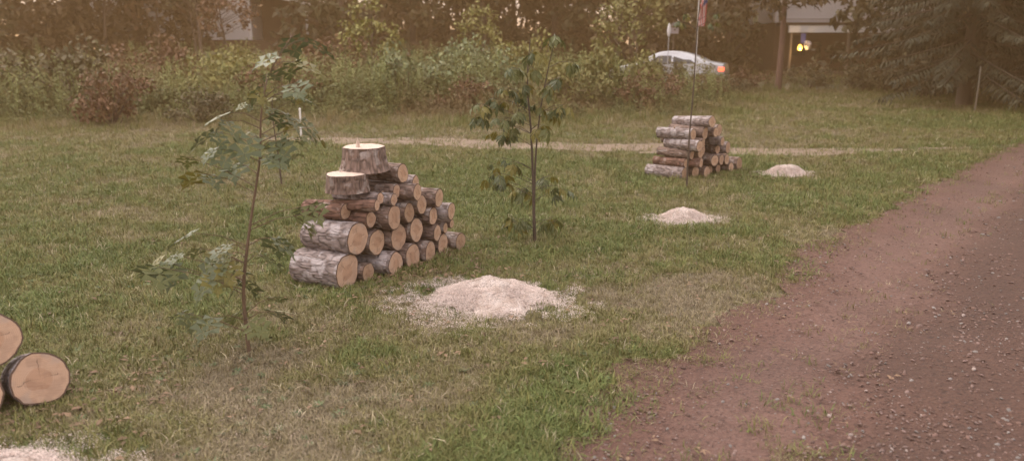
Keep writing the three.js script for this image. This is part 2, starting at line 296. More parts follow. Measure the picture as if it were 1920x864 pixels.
// ---------------------------------------------------------------- firewood
const faceMap = tex(512, 512, (u, v) => {
  const x = u - 0.5, y = v - 0.5, w = (fbm(u * 5, v * 5, 401, 3) - 0.5) * 0.05, d = Math.hypot(x + 0.02, y - 0.015) + w, ring = Math.sin(d * 190 + 3 * fbm(u * 3, v * 3, 402, 2));
  const saw = noise((x * 0.8 + y * 0.6) * 150, (x * 0.6 - y * 0.8) * 6, 403), st = fbm(u * 6, v * 6, 404, 4);
  let c = mix3([0.5, 0.375, 0.275], [0.36, 0.25, 0.17], 0.5 + 0.42 * ring * (0.4 + 0.9 * fbm(u * 4 + 9, v * 4, 407, 2)));
  c = mix3(c, [0.3, 0.21, 0.15], clamp((st - 0.5) * 4, 0, 0.7)); c = mix3(c, [0.56, 0.44, 0.35], saw * 0.4); c = mix3(c, [0.33, 0.3, 0.27], clamp((fbm(u * 3 + 4, v * 3, 408, 3) - 0.55) * 4, 0, 0.5));
  const a = Math.atan2(y, x), cr = Math.abs(((a * 1.3 + 2 + 0.3 * w * 40) % 2.1) - 1) < 0.02 + 0.008 * noise(d * 40, a, 405) && d < 0.33 + 0.1 * noise(a * 3, 1, 406);
  if (cr) c = c.map((q) => q * 0.4);
  if (d < 0.2 + 0.05 * st) c = c.map((q, i) => q * [0.9, 0.84, 0.8][i]);
  if (d < 0.012) c = [0.3, 0.19, 0.11];
  return c;
});
const barkTex = (base, dark, pale, amount, s) => tex(512, 512, (u, v) => { // u round the log, v along it
  const pl = fbm(u * 26, v * 12, s, 3, 0), fis = Math.abs(noise(u * 30, v * 10, s + 5, 0) - 0.5) * 2, li = fbm(u * 9, v * 9, s + 9, 4), sp = noise(u * 60, v * 60, s + 12);
  let c = mix3(dark, base, clamp(pl * 1.3 - 0.1, 0, 1)); c = c.map((q) => q * (0.55 + 0.5 * clamp(fis * 2, 0, 1)));
  const k = clamp((li - 0.62 + amount) * 6, 0, 1) * (0.55 + 0.45 * sp);
  return mix3(c, pale, k);
});
const barkBump = tex(512, 512, (u, v) => 0.5 * fbm(u * 26, v * 12, 420, 3) + 0.5 * clamp(Math.abs(noise(u * 30, v * 10, 425) - 0.5) * 4, 0, 1), false);
const barkMats = [
  barkTex([0.33, 0.27, 0.26], [0.14, 0.105, 0.095], [0.43, 0.385, 0.39], 0.16, 420), // lichen-grey
  barkTex([0.25, 0.175, 0.145], [0.11, 0.072, 0.058], [0.36, 0.31, 0.29], 0.06, 440), // brown
  barkTex([0.25, 0.14, 0.105], [0.1, 0.055, 0.04], [0.38, 0.3, 0.27], 0.0, 460), // reddish
].map((t) => mat([1, 1, 1], { map: t, bumpMap: barkBump, bumpScale: 0.014, roughness: 0.95 }));
const faceMats = [[1.1, 1.0, 0.97], [0.98, 0.88, 0.84], [1.08, 0.98, 0.92], [0.82, 0.74, 0.68]].map((c) => mat(c, { map: faceMap, bumpMap: faceMap, bumpScale: 0.0012, roughness: 0.85 }));
const rimMat = mat([0.1, 0.062, 0.045]);

function radial(r, seed, squash, a, z) { return r * (1 + squash * Math.cos(2 * a + seed) + 0.075 * (noise(2 + 1.6 * Math.cos(a), 2 + 1.6 * Math.sin(a) + z * 1.5, seed) - 0.5) * 2 + 0.035 * (noise(8 + 5 * Math.cos(a), 8 + 5 * Math.sin(a) + z * 9, seed + 3) - 0.5) * 2); }
function logGeo(r, L, seed, taper, squash) { // axis along z from 0 (front face) to -L
  const S = 30, N = 7, b = new MB(), q = rng(seed * 31 + 5), ou = q() * 3, ov = q() * 3, faces = [];
  for (let j = 0; j <= N; j++) for (let i = 0; i <= S; i++) {
    const a = (i / S) * 6.28318, z = -(j / N) * L, rr = radial(r * (1 - taper * j / N), seed, squash, i === S ? 0 : a, z);
    b.v(V(Math.cos(a) * rr, Math.sin(a) * rr, z), null, [ou + a * r / 0.6, ov - z / 0.6]);
  }
  for (let j = 0; j < N; j++) for (let i = 0; i < S; i++) { const k = j * (S + 1) + i; b.i.push(k, k + S + 1, k + 1, k + 1, k + S + 1, k + S + 2); }
  for (const end of [0, 1]) { // the sawn wood, with the bark standing a little proud round it
    const f = new MB(), rot = q() * 6.28, z = -end * L, tk = 0.004 + 0.03 * r, tilt = (q() - 0.5) * 0.12;
    f.v(V(0, 0, z + (end ? -0.002 : 0.002)), null, [0.5, 0.5]);
    for (let i = 0; i < S; i++) { const a = (i / S) * 6.28318, rr = radial(r * (1 - taper * end), seed, squash, a, z) - tk; f.v(V(Math.cos(a) * rr, Math.sin(a) * rr, z + (end ? -0.002 : 0.002) + tilt * 0.0), null, [0.5 + 0.49 * Math.cos(a + rot), 0.5 + 0.49 * Math.sin(a + rot)]); }
    for (let i = 0; i < S; i++) end ? f.i.push(0, 1 + (i + 1) % S, 1 + i) : f.i.push(0, 1 + i, 1 + (i + 1) % S);
    faces.push(f.build());
    const rim = new MB(); // end grain of the bark
    for (let i = 0; i < S; i++) { const a = (i / S) * 6.28318, ro = radial(r * (1 - taper * end), seed, squash, a, z), c = V(Math.cos(a), Math.sin(a), 0); rim.v(c.clone().multiplyScalar(ro - 0.0005).setZ(z)); rim.v(c.clone().multiplyScalar(ro - tk - 0.001).setZ(z + (end ? -0.001 : 0.001))); }
    for (let i = 0; i < S; i++) { const k = 2 * i, k2 = 2 * ((i + 1) % S); rim.i.push(k, k2, k + 1, k2, k2 + 1, k + 1); }
    faces.push(rim.build());
  }
  return [b.build(), ...faces];
}
let logSeed = 500;
function makeLog(name, label, group, [x, y, z], yaw, pitch, r, L, bark, face, stubs = 0) { // x, y, z: middle of the sawn front
  const s = ++logSeed, q = rng(s * 7), t = thing(name, label, 'log', [x, y, z], yaw, group);
  t.rotation.order = 'YXZ'; t.rotation.x = pitch;
  const [bk, f0, r0, f1, r1] = logGeo(r, L, s, 0.03 + 0.05 * q(), 0.015 + 0.03 * q());
  const body = part('bark', bk, barkMats[bark], t);
  part('bark_rim', r0, rimMat, body); part('bark_rim', r1, rimMat, body);
  part('cut_face', f0, faceMats[face], t); part('cut_face', f1, faceMats[(face + 1) % 4], t);
  for (let i = 0; i < stubs; i++) { const a = 0.5 + 2 * q(), zz = -L * (0.2 + 0.6 * q()), d = V(Math.cos(a), Math.sin(a), 0.2), b = new MB(); b.limb([d.clone().multiplyScalar(r * 0.8).setZ(zz), d.clone().multiplyScalar(r + 0.012 + 0.02 * q()).setZ(zz + 0.012)], 0.012, 0.009, 7); part('branch_stub', b.build(), faceMats[3], t); }
  return t;
}
// push overlapping log ends apart in the plane of the pile's face, keep them near where they were seen, let them sink until they rest
function settle(c) {
  const o = c.map((a) => [a.u, a.v]);
  for (let it = 0; it < 900; it++) {
    for (let i = 0; i < c.length; i++) { c[i].u += (o[i][0] - c[i].u) * 0.01; c[i].v += (o[i][1] - c[i].v) * 0.01 - 0.0001; }
    for (let k = 0; k < 6; k++) {
      for (let i = 0; i < c.length; i++) for (let j = i + 1; j < c.length; j++) {
        const du = c[j].u - c[i].u, dv = c[j].v - c[i].v, d = Math.hypot(du, dv), m = (c[i].r + c[j].r) * 1.02 - d;
        if (m > 0) { const a = du / d * m * 0.5, b = dv / d * m * 0.5; c[i].u -= a; c[i].v -= b; c[j].u += a; c[j].v += b; }
      }
      for (const a of c) a.v = Math.max(a.v, a.r * 1.03);
    }
  }
  return c;
}
function pile(origin, along, normal, L, list, group, jit, turn = 0) {
  const yaw = Math.atan2(normal[0], normal[1]) + turn, q = rng(logSeed * 3 + 1), tops = [];
  settle(list).forEach((a) => {
    const back = (a.off ?? 0) + (q() - 0.5) * jit, x = origin[0] + along[0] * a.u + normal[0] * back, z = origin[1] + along[1] * a.u + normal[1] * back;
    const y = a.v + H(origin[0] + along[0] * a.u - normal[0] * 0.2, origin[1] + along[1] * a.u - normal[1] * 0.2);
    makeLog('firewood_log', a.label, a.group ?? group, [x, y, z], yaw + (a.yaw ?? (q() - 0.5) * jit * 1.3), a.pitch ?? (jit > 0.1 ? (q() - 0.5) * 0.08 : 0), a.r * 1.045, (a.L ?? L) * (0.94 + 0.12 * q()), a.bark ?? 1, a.face ?? Math.floor(q() * 3), a.stubs ?? 0);
    tops.push(a);
  });
  return tops;
}
const nearPile = 'woodpile topped by two stumps', G1 = 'mid-size logs at the bottom of the stump-topped woodpile', G2 = 'mid-size logs above the bottom row of the stump-topped woodpile', G3 = 'slender logs of the stump-topped woodpile';
const row1 = 'mid-size sawn log in the bottom row of the ' + nearPile, row2 = 'mid-size sawn log stacked above the bottom row of the ' + nearPile, slim = 'slender sawn log of the ' + nearPile;
const O1 = [-1.117, -5.078], U1 = [0.559, -0.829], N1 = [0.829, 0.559];
pile(O1, U1, N1, 0.44, [
  { u: 0.007, v: 0.128, r: 0.122, L: 0.43, bark: 0, label: 'thickest lichen-grey log on the grass under the ' + nearPile, group: 'thick grey logs', face: 0 },
  { u: 0.108, v: 0.345, r: 0.113, L: 0.42, bark: 0, stubs: 1, label: 'thick lichen-grey log resting on the thickest log of the ' + nearPile, group: 'thick grey logs', face: 0 },
  { u: 0.2, v: 0.08, r: 0.071, L: 0.4, off: -0.06, face: 3, label: row1, group: G1 }, { u: 0.42, v: 0.1, r: 0.09, bark: 0, label: row1, group: G1 }, { u: 0.625, v: 0.1, r: 0.092, label: row1, group: G1 }, { u: 0.83, v: 0.09, r: 0.08, label: row1, group: G1 }, { u: 1.06, v: 0.09, r: 0.085, label: row1, group: G1 }, { u: 1.235, v: 0.08, r: 0.074, face: 3, label: row1, group: G1 },
  { u: 0.314, v: 0.28, r: 0.097, label: row2, group: G2 }, { u: 0.525, v: 0.28, r: 0.098, label: row2, group: G2 }, { u: 0.72, v: 0.29, r: 0.09, label: row2, group: G2 }, { u: 0.935, v: 0.22, r: 0.062, label: slim, group: G3 }, { u: 1.072, v: 0.23, r: 0.04, label: slim, group: G3 }, { u: 1.15, v: 0.25, r: 0.034, label: slim, group: G3 },
  { u: 0.12, v: 0.53, r: 0.055, off: -0.1, L: 0.36, bark: 2, face: 3, label: 'reddish-barked short log under the thin pole of the ' + nearPile }, { u: 0.255, v: 0.46, r: 0.06, off: -0.03, bark: 2, label: row2, group: G2 }, { u: 0.44, v: 0.45, r: 0.09, label: row2, group: G2 }, { u: 0.61, v: 0.45, r: 0.072, face: 3, label: row2, group: G2 }, { u: 0.91, v: 0.36, r: 0.066, label: slim, group: G3 }, { u: 1.09, v: 0.37, r: 0.063, bark: 0, label: slim, group: G3 },
  { u: 0.235, v: 0.575, r: 0.04, L: 0.54, off: 0.06, bark: 2, pitch: -0.04, yaw: 0.14, label: 'thin reddish pole jutting out under the lower stump', group: G3 }, { u: 0.43, v: 0.57, r: 0.044, off: 0.05, L: 0.42, bark: 0, stubs: 2, label: slim, group: G3 }, { u: 0.34, v: 0.6, r: 0.042, off: -0.02, L: 0.4, bark: 0, stubs: 1, label: slim, group: G3 },
  { u: 0.74, v: 0.48, r: 0.071, label: row2, group: G2 }, { u: 0.95, v: 0.5, r: 0.068, bark: 1, label: row2, group: G2 }, { u: 0.52, v: 0.62, r: 0.05, bark: 1, label: slim, group: G3 }, { u: 0.64, v: 0.6, r: 0.06, bark: 1, off: 0.04, label: slim, group: G3 }, { u: 0.83, v: 0.62, r: 0.062, bark: 0, off: -0.08, yaw: 0.12, stubs: 1, label: 'pale-barked log slanting on top of the slope of the ' + nearPile }, { u: 0.62, v: 0.735, r: 0.07, off: -0.04, bark: 1, face: 2, label: 'topmost upright-faced log beside the upper stump' },
], null, 0.08, 0.17);

function stump(label, [x, y, z], turn, r, h, flare, seed, splinter) {
  const t = thing('cut_stump', label, 'stump', [x, y, z], turn), S = 44, N = 8, b = new MB(), q = rng(seed);
  const rad = (a, k) => r * (1 + flare * (1 - k) ** 2 * (0.6 + 0.9 * noise(3 + 2 * Math.cos(a), 3 + 2 * Math.sin(a), seed)) + 0.05 * (noise(5 + 3 * Math.cos(a), 5 + 3 * Math.sin(a), seed + 2) - 0.5) * 2 + 0.03 * (noise(9 + 7 * Math.cos(a), 9 + 7 * Math.sin(a) + k * 2, seed + 4) - 0.5));
  for (let j = 0; j <= N; j++) for (let i = 0; i <= S; i++) { const a = (i / S) * 6.28318, rr = rad(i === S ? 0 : a, j / N); b.v(V(Math.cos(a) * rr, h * j / N, Math.sin(a) * rr), null, [seed + a * r / 0.6, h * j / N / 0.6]); }
  for (let j = 0; j < N; j++) for (let i = 0; i < S; i++) { const k = j * (S + 1) + i; b.i.push(k, k + S + 1, k + 1, k + 1, k + S + 1, k + S + 2); }
  part('bark', b.build(), barkMats[1], t);
  const f = new MB(), R = 9; // fresh sawn top, one side a felling-cut step lower, hinge torn between
  const lvl = (x2, z2) => h + 0.003 + 0.008 * (1 - (x2 * x2 + z2 * z2) / (r * r)) + (z2 * 0.5 + x2 * 0.86 < -r * 0.25 ? -0.006 : 0) + 0.003 * noise(x2 * 60, z2 * 60, seed);
  for (let j = 0; j <= R; j++) for (let i = 0; i < S; i++) { const a = (i / S) * 6.28318, rr = (rad(a, 1) - 0.005) * j / R, px = Math.cos(a) * rr, pz = Math.sin(a) * rr; f.v(V(px, j === R ? h + 0.001 + Math.min(0, lvl(px, pz) - h) : lvl(px, pz), pz), null, [0.5 + 0.45 * px / r, 0.5 + 0.45 * pz / r]); }
  for (let j = 0; j < R; j++) for (let i = 0; i < S; i++) { const k = j * S, i2 = (i + 1) % S; f.i.push(k + i, k + S + i2, k + S + i, k + i, k + i2, k + S + i2); }
  part('cut_face', f.build(), freshMat, t);
  const under = new THREE.CircleGeometry(r * 1.02, 28).rotateX(Math.PI / 2).translate(0, 0.002, 0); part('cut_face', under, freshMat, t);
  if (splinter) { const s = new MB(); const w = splinter; for (const [px, pz, hh, ww] of w) { const p0 = V(px - ww, h - 0.02, pz), p1 = V(px + ww, h - 0.02, pz + 0.01), p2 = V(px, h - 0.02, pz + 0.024), e = V(px - ww * 0.4, h + hh, pz + 0.006), e2 = V(px + ww * 0.1, h + hh * 0.8, pz + 0.012); s.tri(p0, p2, e); s.tri(p2, p1, e2); s.tri(p2, e2, e); s.tri(p0, e, p1); s.tri(e, e2, p1); } part('splinter', mergeGeometries([s.build().toNonIndexed(), new THREE.ConeGeometry(0.03, w[0][2] + 0.03, 5).scale(1, 1, 0.55).translate(w[0][0], h + w[0][2] / 2, w[0][1]).toNonIndexed().deleteAttribute('uv')]), freshMat, t); }
  return t;
}
const freshMat = mat([1, 1, 1], { map: tex(256, 256, (u, v) => mix3([0.46, 0.345, 0.28], [0.66, 0.53, 0.45], 0.5 + 0.4 * Math.sin(Math.hypot(u - 0.5, v - 0.48) * 150) + 0.5 * (fbm(u * 8, v * 8, 415, 3) - 0.5))), roughness: 0.8 });
const onPile = (u, off, y) => [O1[0] + U1[0] * u + N1[0] * off, y, O1[1] + U1[1] * u + N1[1] * off];
stump('lower pale-topped stump slice on the woodpile, partly under the other stump', onPile(0.21, -0.2, 0.63), 0.5, 0.15, 0.125, 0.06, 611, [[-0.03, -0.02, 0.012, 0.02]]);
stump('upper flared stump crowning the woodpile, with a torn splinter on its top', onPile(0.385, -0.2, 0.757), 1.9, 0.147, 0.17, 0.24, 621, [[-0.05, -0.05, 0.06, 0.03], [-0.02, -0.01, 0.02, 0.024]]);

const farPile = 'woodpile beside the slim bare-stemmed sapling', F1 = 'sawn log in the lower half of the ' + farPile, F2 = 'sawn log in the upper half of the ' + farPile, H1 = 'lower logs of the far woodpile', H2 = 'upper logs of the far woodpile';
pile([2.311, -9.68], [0.674, -0.739], [0.74, 0.67], 0.5, [
  { u: -0.09, v: 0.08, r: 0.076, L: 0.56, bark: 0, label: 'smooth pale-grey log at the foot of the ' + farPile, face: 3 }, { u: 0.14, v: 0.08, r: 0.075, label: F1, group: H1 }, { u: 0.31, v: 0.08, r: 0.07, label: F1, group: H1 }, { u: 0.475, v: 0.08, r: 0.072, label: F1, group: H1 }, { u: 0.69, v: 0.08, r: 0.068, label: F1, group: H1 }, { u: 0.87, v: 0.08, r: 0.062, label: F1, group: H1 }, { u: 1.1, v: 0.1, r: 0.09, face: 3, label: F1, group: H1 },
  { u: -0.05, v: 0.21, r: 0.056, bark: 2, label: F1, group: H1 }, { u: 0.06, v: 0.23, r: 0.057, bark: 2, label: F1, group: H1 }, { u: 0.2, v: 0.22, r: 0.066, label: F1, group: H1 }, { u: 0.39, v: 0.23, r: 0.072, label: F1, group: H1 }, { u: 0.55, v: 0.22, r: 0.072, label: F1, group: H1 }, { u: 0.76, v: 0.2, r: 0.07, label: F1, group: H1 }, { u: 0.94, v: 0.22, r: 0.066, bark: 2, label: F1, group: H1 },
  { u: 0, v: 0.33, r: 0.058, bark: 1, label: F1, group: H1 }, { u: 0.14, v: 0.34, r: 0.06, label: F1, group: H1 }, { u: 0.29, v: 0.35, r: 0.06, label: F1, group: H1 }, { u: 0.46, v: 0.36, r: 0.066, off: -0.1, label: F1, group: H1 }, { u: 0.63, v: 0.34, r: 0.06, off: -0.08, label: F1, group: H1 }, { u: 0.82, v: 0.35, r: 0.074, bark: 0, label: F1, group: H1 },
  { u: -0.02, v: 0.45, r: 0.066, bark: 0, stubs: 1, label: F2, group: H2 }, { u: 0.13, v: 0.47, r: 0.06, label: F2, group: H2 }, { u: 0.29, v: 0.48, r: 0.066, label: F2, group: H2 }, { u: 0.45, v: 0.48, r: 0.06, off: -0.1, label: F2, group: H2 }, { u: 0.6, v: 0.46, r: 0.06, bark: 0, label: F2, group: H2 },
  { u: 0.02, v: 0.57, r: 0.07, bark: 0, stubs: 1, label: F2, group: H2 }, { u: 0.19, v: 0.6, r: 0.074, label: F2, group: H2 }, { u: 0.34, v: 0.6, r: 0.062, label: F2, group: H2 }, { u: 0.48, v: 0.6, r: 0.08, face: 1, label: F2, group: H2 },
  { u: 0.22, v: 0.73, r: 0.072, off: 0.03, L: 0.56, bark: 0, pitch: -0.05, yaw: -0.12, label: 'broad pale-barked log lying on top of the ' + farPile },
], null, 0.24);

const endLabel = 'thick freshly sawn log end beside the flat sawdust spill';
makeLog('firewood_log', 'thick sawn log resting in the hollow of two others by the flat sawdust spill', null, [-2.31, 0.345 + H(-2.3, -3.4), -3.2], 0.78, -0.28, 0.122, 0.28, 1, 1);
makeLog('firewood_log', endLabel, 'ground logs by the sawdust spill', [-2.145, 0.14 + H(-2.1, -3.3), -3.24], 0.75, -0.28, 0.121, 0.28, 0, 1);
makeLog('firewood_log', endLabel, 'ground logs by the sawdust spill', [-2.335, 0.14 + H(-2.4, -3.3), -3.06], 0.77, -0.28, 0.125, 0.28, 1, 2);

// ---------------------------------------------------------------- saplings on the lawn
const leafMats = [[0.1, 0.115, 0.045], [0.115, 0.125, 0.04], [0.095, 0.115, 0.055], [0.17, 0.15, 0.035], [0.1, 0.12, 0.055]].map((c) => new THREE.MeshPhysicalMaterial({ color: rgb(...c.map((q) => q * 1.25)), roughness: 0.55, side: THREE.DoubleSide, transmission: 0.45, thickness: 0, specularIntensity: 0.6 }));
const stemMat = mat([0.13, 0.085, 0.055]), darkStem = mat([0.075, 0.055, 0.042]);
const mapleGeos = [0, 1, 2].map((s) => { // five-lobed leaf lying along +z, a little folded and drooping
  const r = rng(900 + s), out = [[0, 0], [0.16, 0.04], [0.36, -0.06], [0.3, 0.16], [0.52, 0.2], [0.42, 0.34], [0.56, 0.56], [0.33, 0.5], [0.2, 0.55], [0.22, 0.78], [0.09, 0.76], [0, 1.05]];
  const b = new MB(), y = (x, z) => -0.25 * x * x - 0.22 * z * z + 0.16 * Math.abs(x) + 0.04 * (r() - 0.5), mid = [[0, 0.02], [0, 0.3], [0, 0.6], [0, 0.9]];
  for (const sx of [1, -1]) {
    const q = out.map(([x, z]) => V(sx * x * (0.92 + 0.16 * r()), y(x, z), z)), m = mid.map(([x, z]) => V(0, y(0, z), z));
    for (let i = 0; i < q.length - 1; i++) { const c = m[clamp(Math.floor((q[i].z + q[i + 1].z) / 2 / 0.3 + 0.5), 0, 3)]; b.tri(c, sx > 0 ? q[i] : q[i + 1], sx > 0 ? q[i + 1] : q[i]); }
    for (let i = 0; i < 3; i++) b.tri(m[i], m[i + 1], V(sx * 0.12, y(0.12, mid[i][1] + 0.15), mid[i][1] + 0.15));
  }
  return b.build();
});
const compoundGeos = [0, 1, 2].map((s) => { // short stalk with broad pointed leaflets hanging from it
  const r = rng(930 + s), b = new MB(), n = 2 + (s > 0), at = (q) => V(0, 0.05 * q - 0.14 * q * q, 0.6 * q);
  b.limb([at(0), at(0.5), at(1)], 0.012, 0.006, 4);
  for (let i = 0; i < n; i++) for (const k of [-1, 1]) b.leaf(at(0.35 + 0.55 * i / n + 0.1 * r()), V(k * (0.5 + 0.4 * r()), -0.5 - 0.6 * r(), 0.35 + 0.4 * r()).normalize(), V(k * 0.3, 1, 0.4).normalize(), 0.4 + 0.2 * r(), 0.2 + 0.07 * r(), null, 0.1 + 0.12 * r());
  b.leaf(at(1), V(0.3 * (r() - 0.5), -0.75, 0.6).normalize(), V(0, 1, 0.6).normalize(), 0.52, 0.24);
  return b.build();
});
function sapling(name, label, [bx, bz], stems, r0, leaves, geos, size, stemM, seed) {
  const t = thing(name, label, 'sapling', [bx, H(bx, bz) - 0.01, bz], 0), r = rng(seed);
  const curves = stems.map((s) => new THREE.CatmullRomCurve3(s.map((p) => V(...p))));
  const trunk = curves.map((c, i) => new MB().limb(c.getPoints(18), i ? r0 * 0.6 : r0, r0 * 0.18, 8).build());
  part('trunk', mergeGeometries(trunk), stemM, t);
  const dense = curves.map((c) => c.getPoints(60));
  for (const [x, y, z] of leaves) { // each leaf on its own stalk from the nearest stem below it
    const p = V(x, y, z); let best = null, bd = 1e9;
    for (const pts of dense) for (const q of pts) { const d = Math.abs(q.y - (y - 0.35 * Math.hypot(x - q.x, z - q.z))) * 1.4 + q.distanceTo(p); if (d < bd) { bd = d; best = q; } }
    const out = p.clone().sub(best), tw = new MB(), mid = best.clone().lerp(p, 0.5).add(V(0, 0.02, 0));
    tw.limb([best, mid, p], 0.0028, 0.0014, 5); part('branch', tw.build(), stemM, t);
    const n = geos === mapleGeos ? (r() < 0.55 ? 2 : 1) : y > 0.8 ? 4 : 3;
    for (let i = 0; i < n; i++) {
      const m = part('leaf', geos[Math.floor(r() * 3)], leafMats[r() < (geos === mapleGeos ? 0.13 : 0.3) ? 3 : r() < 0.4 && geos === mapleGeos ? 4 : Math.floor(r() * 3)], t), s = size * (0.75 + 0.55 * r());
      m.position.copy(p).lerp(best, i ? 0.12 * i * r() : 0); m.rotation.order = 'YXZ'; m.rotation.set(0.15 + 0.7 * r(), Math.atan2(out.x, out.z) + (r() - 0.5) * 1.6 + i * 1.9, (r() - 0.5) * 0.9); m.scale.setScalar(s);
    }
  }
  return t;
}
sapling('maple_sapling', 'spindly young maple with broad grey-green leaves beside the stump-topped woodpile', [-1.417, -3.884],
  [[[0, -0.03, 0], [-0.01, 0.23, 0], [0, 0.41, 0.01], [0.04, 0.64, 0.01], [0.08, 0.84, 0], [0.13, 1.08, -0.01], [0.16, 1.33, 0], [0.21, 1.51, -0.02], [0.33, 1.70, -0.06]]], 0.0115,
  [[0.31, 1.68, -0.08], [0.38, 1.66, -0.13], [0.25, 1.59, -0.03], [0.31, 1.56, -0.11], [0.16, 1.5, -0.14], [0.16, 1.44, -0.03], [0.36, 1.46, 0.13], [0.04, 1.32, 0.1], [0, 1.28, 0.08], [-0.12, 1.21, -0.09], [0.28, 1.31, 0.01], [0.38, 1.23, -0.07], [0.32, 1.27, -0.11], [-0.29, 1.07, -0.13], [-0.03, 1.04, -0.09], [-0.04, 1.15, 0.14], [0.2, 1.1, 0.1], [0.4, 0.86, 0.1], [0.36, 0.81, 0.1], [-0.47, 0.52, -0.1], [-0.37, 0.56, -0.06], [-0.2, 0.62, 0.04], [-0.42, 0.53, 0.07], [-0.02, 0.61, 0.11], [-0.05, 0.56, 0.12], [-0.09, 0.46, -0.13], [-0.11, 0.56, 0.03], [-0.05, 0.64, 0.05], [0.11, 0.57, 0], [0.12, 0.31, -0.1], [0.15, 0.26, -0.01], [-0.08, 0.22, -0.13], [0.06, 0.25, 0.14], [-0.13, 0.27, 0.12], [-0.34, 0.26, 0.01], [-0.03, 0.42, -0.06], [-0.12, 0.5, 0.13], [0.19, 0.67, 0.02], [-0.19, 0.72, 0.12], [0.14, 1.2, 0.11], [0.23, 1.17, 0], [-0.17, 1, -0.03], [0.31, 1.41, 0.03]],
  mapleGeos, 0.135, stemMat, 41);
sapling('ash_sapling', 'two-stemmed young tree with drooping leaflets between the woodpiles', [0.196, -6.363],
  [[[0, -0.03, 0], [-0.01, 0.26, 0], [-0.02, 0.58, 0], [-0.04, 0.98, 0.01], [-0.07, 1.36, 0], [-0.05, 1.7, -0.03]], [[-0.01, 0.3, 0], [0, 0.71, -0.01], [0.02, 0.98, -0.02], [0.06, 1.28, 0], [0.15, 1.72, 0.05]]], 0.016,
  [[-0.33, 0.62, -0.01], [-0.26, 0.54, -0.06], [-0.15, 0.52, 0.2], [-0.4, 0.56, -0.12], [-0.2, 0.71, -0.04], [-0.06, 0.49, -0.12], [0.18, 0.52, 0.05], [0.12, 0.58, -0.09], [0.25, 0.47, -0.06], [-0.13, 0.25, 0.1], [-0.2, 0.19, -0.07], [-0.08, 0.2, 0.02], [0.11, 0.25, 0.16], [0.18, 0.22, -0.16], [0.2, 0.18, -0.18], [-0.22, 0.23, -0.11], [-0.45, 1.2, 0.11], [-0.35, 1.24, 0.05], [-0.24, 1.32, -0.11], [-0.2, 1.01, -0.07], [-0.29, 0.96, -0.13], [0.02, 1.19, -0.02], [0.16, 1.14, -0.18], [-0.09, 1.37, 0.08], [-0.03, 1.49, 0.16], [0.23, 1.2, 0.18], [-0.48, 1.11, 0.09], [0.06, 1.04, 0.18], [-0.38, 0.68, -0.19], [-0.29, 0.74, -0.08], [-0.03, 1.62, 0.19], [0.14, 1.74, 0.11], [0.28, 1.53, -0.04], [-0.2, 1.49, 0.18], [-0.15, 1.15, 0.1], [0.1, 1.35, 0.1], [-0.3, 1.1, 0.15], [-0.12, 1.25, -0.15], [0.2, 1.4, -0.1]],
  compoundGeos, 0.135, darkStem, 42);
{
  const r = rng(43), lv = []; for (let i = 0; i < 5; i++) lv.push([(r() - 0.5) * 0.5, 1.9 + 0.45 * r(), (r() - 0.5) * 0.5]);
  sapling('thin_sapling', 'slim sapling with one straight bare dark stem beside the far woodpile', [2.091, -9.055], [[[0, -0.03, 0], [0.0, 0.6, 0], [0.02, 1.2, 0], [0.02, 1.8, 0.02], [0.04, 2.3, 0.03]]], 0.0125, lv, compoundGeos, 0.09, darkStem, 44);
  const l2 = []; for (let i = 0; i < 16; i++) l2.push([(r() - 0.5) * 0.6, 0.35 + 0.8 * r(), (r() - 0.5) * 0.5]);
  sapling('small_sapling', 'small dark-stemmed sapling on the lawn behind the maple sapling', [-2.776, -9.129], [[[0, -0.03, 0], [-0.02, 0.4, 0], [-0.05, 0.8, 0], [-0.04, 1.2, 0]]], 0.0125, l2, mapleGeos, 0.13, darkStem, 45);
}
{
  const b = new MB().limb([V(0, -0.1, 0), V(0.01, 0.25, 0), V(0.01, 0.52, 0)], 0.022, 0.018, 8), x = -4.04, z = -14.7, t = thing('marker_stake', 'white painted stake upright in the grass by the path', 'stake', [x, H(x, z), z]);
  part('shaft', b.build(), mat([0.7, 0.68, 0.66]), t); part('cap', new THREE.SphereGeometry(0.021, 10, 6).translate(0.01, 0.52, 0), mat([0.75, 0.73, 0.7]), t);
}

